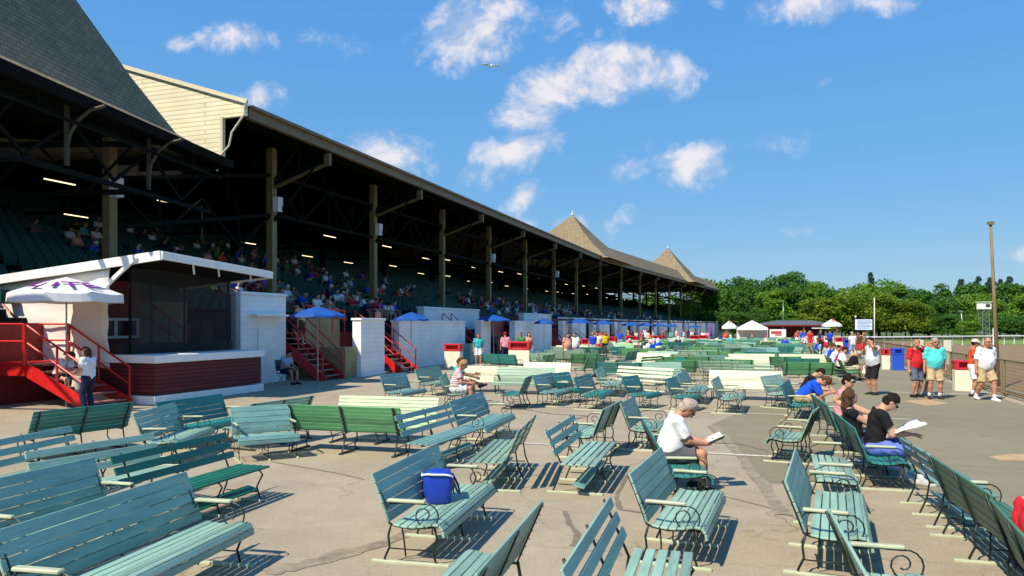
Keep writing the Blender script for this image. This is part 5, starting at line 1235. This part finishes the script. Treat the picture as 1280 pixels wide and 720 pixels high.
# 1 the white-haired reader
m, n, _ = PL['dark green bench carrying the white-haired reading man']; loc, rz = sitloc(m, n, -.05, fwd=-.10)
t, J = person('white-haired man in a white T-shirt and grey shorts bent over a book on a bench', loc, rz, dict(SIT, lean=9, hunch=14, hpitch=36, fat=.035, hand_l=(-.09, .42, .62), hand_r=(.10, .42, .62), foot_l=(-.12, .30, .085), foot_r=(.14, .40, .085), hdir_l=(.3, 1, .1), hdir_r=(-.3, 1, .1), palm_l=(.6, 0, .8), palm_r=(-.6, 0, .8), curl=.7),
  dict(shirt='white', bottom='grey', hair='fluffy', hairc='hairgrey', glasses=1, shoec='darkshoe', sleeve=.8), H, 'pink')
o = held(t, J, 'open_book', 'book', 'small open book held by the white-haired man', 'book', (0, .06, .04)); o.rotation_euler.x = R(25)
# 2 black T-shirt, 3 dark haired woman, 4 pink shirt
m, n, _ = PL['dark green bench under the man in the black T-shirt']
loc, rz = sitloc(m, n, -.28)
t, J = person('dark-haired man in a black T-shirt and blue shorts reading a paper', loc, rz, dict(SIT, lean=6, hunch=10, hpitch=34, hand_l=(-.05, .40, .66), hand_r=(.12, .38, .68), foot_l=(-.10, .34, .085), foot_r=(.18, .50, .085), palm_l=(0, 0, -1), palm_r=(0, 0, -1), curl=.35),
  dict(shirt='black', bottom='periwinkle', hair='short', hairc='hairdark', glasses=1, leg=1.0, sock=.2), H, 'light')
held(t, J, 'newspaper', 'paper', 'white newspaper spread on the lap of the man in black', 'newspaper', (.02, -.12, .10)).rotation_euler.x = R(22)
loc, rz = sitloc(m, n, .36)
t, J = person('woman with long dark brown hair and one raised arm behind the man in black', loc-Vector((.12,-.12,0)), rz-.1, dict(SIT, pel=(0, -.02, .42), lean=-8, hunch=0, female=1, hpitch=-4, hyaw=20, hand_l=(-.16, -.13, 1.12), elb_l=(-1, -.8, -.3), hand_r=(.1, .4, .62), foot_r=(.2, .62, .085)),
  dict(shirt='black', bottom='navy', hair='long', hairc='hairbrown', sleeve=.3, leg=.7, sock=.15), H, 'light')
m, n, _ = PL['bench under the man in pink with sunglasses']; loc, rz = sitloc(m, n, -.1)
person('man in a pink shirt and sunglasses behind the woman with dark hair', loc, rz-.25, dict(SIT, lean=4, hpitch=4, hyaw=-18), dict(shirt='pink', bottom='grey', hairc='hairdark', glasses=1), .012, 'light')
# 5, 6 blue and black
m, n, _ = PL['dark green bench under the man in the bright blue shirt']; loc, rz = sitloc(m, n, -.25)
t, J = person('man in a bright blue shirt and tan shorts leaning forward with elbows on knees', loc, rz, dict(SIT, lean=38, hunch=16, hpitch=22, fat=.02, hand_l=(-.06, .60, .63), hand_r=(.08, .62, .63), curl=.9, foot_l=(-.12, .40, .085), foot_r=(.15, .48, .085)), dict(shirt='royal', bottom='khaki', hair='short', hairc='hairbrown', hat='cap', hatc='brown', sock=.12, sleeve=.9), .012, 'pink')
loc, rz = sitloc(m, n, .5)
person('dark-haired man in a black shirt sitting beyond the man in bright blue', loc, rz, dict(SIT, lean=22, hunch=14, hpitch=26, hand_l=(-.05, .5, .62), hand_r=(.06, .5, .62)), dict(shirt='black', bottom='navy', hairc='hairdark'), .014, 'light')
# the couple
m, n, _ = PL['bench carrying the couple in striped and teal shirts']; loc, rz = sitloc(m, n, -.42)
person('blonde woman in a red and blue striped top and white shorts on a bench', loc, rz, dict(SIT, female=1, lean=12, hunch=8, hpitch=14, fat=.03), dict(shirt='stripes', bottom='white', hair='fluffy', hairc='hairblond'), .013, 'pink')
loc, rz = sitloc(m, n, .30)
t, J = person('man in a teal T-shirt with one leg crossed, holding a phone', loc, rz, dict(SIT, lean=2, hpitch=10, fat=.02, hand_l=(-.12, .45, .80), hand_r=(.1, .48, .72), foot_l=(-.12, .46, .085), foot_r=(-.05, .62, .52), knee_r=(.9, .8, .9), fyaw_r=10, fpitch_r=.3), dict(shirt='teal', bottom='beige', hair='short', hairc='hairbrown', shoec='darkshoe'), .013, 'tan')
held(t, J, 'phone', 'phone', 'dark phone held up by the man in teal on the bench', 'phone', (-.05, .05, .05))
# standing group at the fence
def stand(label, px, py, rz, pose, cl, skin='light', scale=1.0, h=.013, group=None):
    p = P(px, py); 
    for _ in range(3): Y = (HC-gz(p.y))*F/(py-YH); p = Vector(((px-640)/F*Y, Y, gz(Y)))
    return person(label, p, rz, dict(dict(fine=1 if h < .014 else 0), **pose), cl, h, skin, scale, group)
stand('heavy man in an aqua shirt and khaki shorts facing the camera', 1168, 499, math.pi-.15, dict(fat=.042, hpitch=-2, foot_l=(-.14, 0, .085), foot_r=(.14, .02, .085)), dict(shirt='aqua', bottom='khaki', hairc='hairgrey', glasses=1, sleeve=.95, leg=.95, shoec='darkshoe', sock=.2), 'pink', 1.03)
stand('man in a red shirt and dark shorts shading his eyes with a hand', 1144, 497, math.pi+.35, dict(fat=.045, lean=0, hyaw=-25, hand_l=(-.10, .17, 1.52), elb_l=(-1, .3, -.2), hdir_l=(.9, .1, .3), palm_l=(0, 0, -1)), dict(shirt='red', bottom='slate', hair='short', hairc='hairblond', sleeve=.9, leg=.95, shoec='black'), 'pink', 1.0)
stand('woman in a white top and navy shorts half hidden behind the red-shirted man', 1158, 494, math.pi+.6, dict(female=1, hand_l=(-.1, .3, 1.1)), dict(shirt='white', bottom='navy', hair='fluffy', hairc='hairblond'), 'pink', .95)
stand('bald man in a white T-shirt and khaki shorts striding along the fence', 1231, 501, math.pi+.1, dict(fat=.042, foot_l=(-.12, .20, .085), foot_r=(.12, -.18, .11), pel=(0, 0, .91), lean=4), dict(shirt='white', bottom='khaki', hair='bald', glasses=1, sleeve=.95, leg=.92, shoec='white', sock=.18), 'pink', 1.06)
stand('person in an orange shirt, white shorts and wide grey sun hat', 1215, 496, math.pi+1.0, dict(hand_l=(-.05, .32, 1.15), hand_r=(.08, .3, 1.15)), dict(shirt='orange', bottom='white', hair='short', hat='wide', hatc='beige', leg=.9, shoec='darkshoe', sock=.25), 'pink', 1.0)
t, J = stand('man in a pale sleeveless shirt and black shorts, hand raised to his face', 1092, 494, math.pi*.5+.25, dict(fat=.04, lean=3, hand_l=(-.10, .17, 1.55), elb_l=(-.7, 1, .0), hand_r=(.33, -.02, .88)), dict(shirt='palegrey', bottom='black', hairc='hairdark', sleeve=.25, leg=.98, shoec='darkshoe'), 'pink', 1.03)
pp_ = t.matrix_basis @ Vector(J['wr_r']+A3(.04, .0, -.16)); o = thing('folded_papers', 'folded white papers hanging from the hand of the man in black shorts', 'papers', pp_, .4); b = MB(); b.box((0, 0, 0), (.02, .18, .24), Matrix.Rotation(R(15), 3, 'X')); b.box((.015, .02, -.01), (.012, .16, .22), Matrix.Rotation(R(8), 3, 'X')); b.build('sheets', M['paper'], o, bevel=.004)
# left: on and by the red stairs
t, J = stand('woman in a white T-shirt and dark trousers standing at the red stairs', 111, 516, 1.3, dict(female=1, lean=2, hpitch=8, hand_l=(-.14, .30, 1.05), hand_r=(.12, .32, 1.02)), dict(shirt='white', bottom='navy', hair='long', hairc='hairbrown', leg=2, shoec='black', sleeve=.7), 'light', .94)
lg = W(14.5, 17.35, .62); person('young woman in a white T-shirt and black shorts sitting on the red stairs', Vector((lg.x, lg.y, .33)), face_track(14)+.1, dict(SIT, female=1, lean=24, hunch=12, hpitch=25, hand_l=(-.1, .45, .6), hand_r=(.12, .45, .6), foot_l=(-.1, .40, -.05), foot_r=(.14, .36, -.02)), dict(shirt='white', bottom='black', hair='tail', hairc='hairbrown', leg=.55, sock=.15), .013, 'light')
bg_ = thing('tote_bag', 'beige and white bag leaning on the red stairs beside the seated woman', 'bag', W(14.5, 16.75, .42)); b = MB(); b.tube([(0, 0, 0), (0, 0, .1), (.01, 0, .3), (0, 0, .42)], .17, 10, r2=.10); b.build('body', cmat('beige'), bg_, smooth=True); b = MB(); b.tube([(-.08, 0, .38), (-.05, 0, .55), (.05, 0, .55), (.08, 0, .38)], .012); b.build('handle', M['white'], bg_)
loc = W(22.7, 16.3, 0); person('man in a pale blue shirt and dark shorts sitting by the red stairs', loc, face_track(20)-.1, dict(SIT, lean=10, hpitch=10), dict(shirt='lightblue', bottom='navy', hairc='hairdark', shoec='darkshoe'), .015, 'pink')
cs_ = thing('folding_chair', 'dark folding chair under the man in the pale blue shirt', 'chair', loc, face_track(20)-.1); b = MB(); b.box((0, -.05, .40), (.44, .42, .03)); b.build('seat', M['ink'], cs_, bevel=.01); b = MB(); b.box((0, -.28, .68), (.44, .03, .4), Matrix.Rotation(R(12), 3, 'X')); b.build('backrest', M['ink'], cs_, bevel=.01)
for x in (-.2, .2): b = MB(); b.tube([(x, -.26, .0), (x, .14, .40)], .012); b.tube([(x, .16, 0), (x, -.24, .45), (x, -.3, .85)], .012); b.build('leg', M['metal'], cs_)
# child at the right edge
loc = Vector((3.96, 5.62, .0)); person('child with light brown hair in a red top at the right edge', loc, -UA-math.pi/2+.1, dict(SIT, pel=(0, -.05, .46), lean=4, hpitch=8), dict(shirt='red', bottom='navy', hair='fluffy', hairc='hairbrown'), .0105, 'light', .82)
# mid-distance people on the apron
mid = [('person in a teal top and white shorts by the long white wall', 598, 458, 3.3, {}, dict(shirt='teal', bottom='white', hairc='brown'), 'pink'),
 ('heavy man in a pink checked shirt, dark trousers and red cap seen from behind', 632, 454, .3, dict(fat=.045), dict(shirt='pink', bottom='navy', leg=2, hat='cap', hatc='red', sleeve=.9), 'pink'),
 ('woman in a blue and white dress beyond the sage bench', 741, 450, 3.0, dict(female=1), dict(shirt='blue', bottom='beige', hair='fluffy', hairc='hairblond'), 'pink'),
 ('man in a peach shirt standing left of the woman in white and purple', 709, 456, 3.6, dict(fat=.04), dict(shirt='peach', bottom='beige'), 'pink'),
 ('woman in a white and purple top beside the peach shirt', 719, 454, 2.7, dict(female=1, fat=.04), dict(shirt='white', bottom='purple', hairc='hairdark'), 'light'),
 ('person in a bright yellow shirt among the distant walls', 756, 447, 3.4, {}, dict(shirt='yellow', bottom='black', hairc='hairdark'), 'tan'),
 ('person in a white top left of the yellow shirt', 747, 448, 2.6, {}, dict(shirt='white', bottom='red'), 'pink'),
 ('woman in a green print top before the brown doorway', 652, 452, 2.9, dict(female=1), dict(shirt='green', bottom='beige', hairc='hairbrown'), 'tan'),
 ('woman in a pink sleeveless top behind the red-hooded bin', 661, 452, 3.4, dict(female=1), dict(shirt='peach', bottom='white', sleeve=.2, hair='long', hairc='hairbrown'), 'light'),
 ('dark-clothed figure in the doorway beside the pink-shirted man', 618, 447, 3.1, {}, dict(shirt='grey', bottom='black', leg=2), 'tan'),
 ('person in a white shirt and light blue shorts by the far blue bin', 1066, 449, .2, {}, dict(shirt='white', bottom='lightblue', hairc='hairgrey'), 'pink'),
 ('person in red walking on the far path', 1013, 436, 3.0, {}, dict(shirt='red', bottom='red', hairc='hairdark'), 'pink'),
 ('person in a blue shirt by the far bins', 1037, 437, 3.0, {}, dict(shirt='blue', bottom='navy', leg=2), 'tan'),
 ('person in red shorts and dark top on the far path', 1074, 448, 2.0, {}, dict(shirt='brown', bottom='red'), 'tan'),
 ('person carrying a red bag on the far path', 1078, 446, 3.6, {}, dict(shirt='khaki', bottom='red'), 'pink'),
 ('person in white beneath the far purple umbrella', 879, 432, 3.0, {}, dict(shirt='white', bottom='navy'), 'pink'),
 ('person in pale pink near the furled purple umbrella', 884, 433, 3.0, {}, dict(shirt='pink', bottom='white'), 'pink'),
 ('person in orange-red near the white tent', 907, 432, 3.0, dict(fat=.05), dict(shirt='orange', bottom='white'), 'pink')]
for (lab, px, py, rz, ps, cl, sk) in mid: stand(lab, px, py, rz, ps, cl, sk, 1.0, .022)
p = W(30.6, 16.9, 1.3); person('person in a white top and black skirt climbing the red stairs by the long wall', p, math.pi*.5-.2, dict(foot_l=(-.1, .1, .28), knee_l=(0, 1, 1)), dict(shirt='peach', bottom='black', hairc='hairdark'), .02, 'pink')
p = W(25.0, 17.2, 1.35); person('man in a tan top on the stairs by the tan wall', p, math.pi*.5-.2, dict(lean=14, foot_l=(-.1, .1, .28), knee_l=(0, 1, 1)), dict(shirt='khaki', bottom='brown', leg=.9, hairc='hairdark'), .02, 'pink')

# low-detail people: one continuous mesh with skin, shirt, shorts, hair
def simple(pose, cl, h=.024):
    pr, J = body_prims(pose); G = garments(pr, J, cl); allp = list(pr); tags = {'torso': 1, 'shirt': 1}
    for nm, (g_, _) in G.items():
        for p in g_: q = dict(p); q['tag'] = nm; q['k'] = .01; allp.append(q)
    vs, fs = surf(allp, h); ct = vs[fs].mean(1); D = np.stack([prim_d(p, ct) for p in allp], 1); lab = D.argmin(1)
    mp = {'shirt': 1, 'torso': 1, 'shorts': 2, 'trousers': 2, 'shoes': 4, 'hair': 3, 'hat': 3}; mi = np.array([mp.get(allp[k]['tag'], 0) for k in lab])
    return npmesh('person', vs, fs, [SK['pink'], cmat('white'), cmat('navy'), cmat('hairbrown'), cmat('darkshoe')], mi)
SP = dict(pel=(0, -.05, .49))
sits = [simple(dict(SP, lean=8, hpitch=5), dict(sleeve=.8)), simple(dict(SP, lean=24, hunch=12, hpitch=12, hand_l=(-.05, .45, .65), hand_r=(.05, .45, .65)), dict(sleeve=.8, hair='fluffy')),
        simple(dict(SP, lean=0, female=1, hand_l=(-.1, .25, .95), hyaw=25), dict(sleeve=.3, hair='long')), simple(dict(SP, lean=12, hat='cap', fat=.04, hyaw=-20), dict(sleeve=.9, hat='cap'))]
stds = [simple(dict(fat=.03), dict(sleeve=.8)), simple(dict(female=1, hand_l=(-.1, .3, 1.1)), dict(hair='long', sleeve=.4)), simple(dict(foot_l=(-.1, .15, .085), foot_r=(.1, -.15, .1), pel=(0, 0, .91)), dict(leg=2))]
shirts = ['white']*6+['palegrey', 'blue', 'royal', 'navy', 'navy', 'red', 'red', 'peach', 'pink', 'teal', 'lightblue', 'black', 'grey', 'orange', 'purple', 'beige', 'green']
rp_ = random.Random(12)
def sp_person(me, loc, rz, label, group, sc=1.0):
    o = bpy.data.objects.new('person', me); col.objects.link(o); o.location = loc; o.rotation_euler = (0, 0, rz); o.scale = (sc,)*3
    slot(o, 0, SK[rp_.choice(['pink', 'light', 'tan'])]); slot(o, 1, cmat(rp_.choice(shirts))); slot(o, 2, cmat(rp_.choice(['navy', 'beige', 'khaki', 'black', 'white', 'slate']))); slot(o, 3, cmat(rp_.choice(['hairdark', 'hairbrown', 'hairgrey', 'hairblond', 'white', 'red'])))
    tag(o, label, 'person', group); return o
taken = set(); cnt = 0; tries = 0
zones = [(26, 32.5, 0, 7, 34), (34.6, 38.5, 0, 4, 16), (25, 44, 9, 20, 44), (41, 54, 5, 16, 26), (53, 76, 0, 9, 56), (76, 100, 0, 7, 36), (100, 140, 0, 5, 22), (9, 18, 4, 10, 10)]
for (a, c_, k0, k1, num) in zones:
    got = 0; cand = [q for q in SEATS if a <= q[1] <= c_ and k0 <= q[0] < k1]; rp_.shuffle(cand)
    for (k, s, t) in cand[:num]:
        sp_person(rp_.choice(sits), W(s, t, dz_(k)-.02), face_track(s)+rp_.uniform(-.3, .3), 'spectator seated in the shaded rows of the grandstand', 'grandstand spectators', rp_.uniform(.93, 1.05))
# people on the distant benches and standing among them
rp_.shuffle(FB); n_ = 0
for (p, ang) in FB:
    if n_ >= 16: break
    if p.y < 38: continue
    q = Vector((p.x, p.y, gz(p.y))); sp_person(rp_.choice(sits), q, ang, 'visitor sitting on one of the distant benches', 'visitors on distant benches'); n_ += 1
for k in range(11):          # the cluster along the path edge
    s = 31+k*2.0; t = -3.2-.02*k+rp_.uniform(-.3, .3); p = WL(s, t, 0); p.z = gz(p.y)
    kind = 'A'; place_bench('A', Vector((p.x, p.y)), -UA-math.pi/2, 1.5, 'green', 'green bench in the crowded line along the path edge', True, 'benches along the path edge')
    for dx in (-.35, .35):
        if rp_.random() < .75: q = WL(s+dx, t, 0); q.z = gz(q.y); sp_person(rp_.choice(sits), q, -UA-math.pi/2+rp_.uniform(-.2, .2), 'visitor seated in the crowded line along the path edge', 'visitors along the path edge')
for k in range(26):
    s = rp_.uniform(60, 125); t = rp_.uniform(11.0, 14.6); p = W(s, t); p.z = gz(p.y); sp_person(rp_.choice(stds), p, rp_.uniform(0, 6.28), 'distant visitor standing before the white walls', 'distant standing visitors')
for k in range(9): s = rp_.uniform(75, 110); p = WL(s, rp_.uniform(-9, -3.5) if 0 else rp_.uniform(-6.3, -3.8)); p.z = gz(p.y); sp_person(rp_.choice(stds), p, rp_.uniform(0, 6.28), 'distant visitor standing on the far path', 'distant visitors on the path')
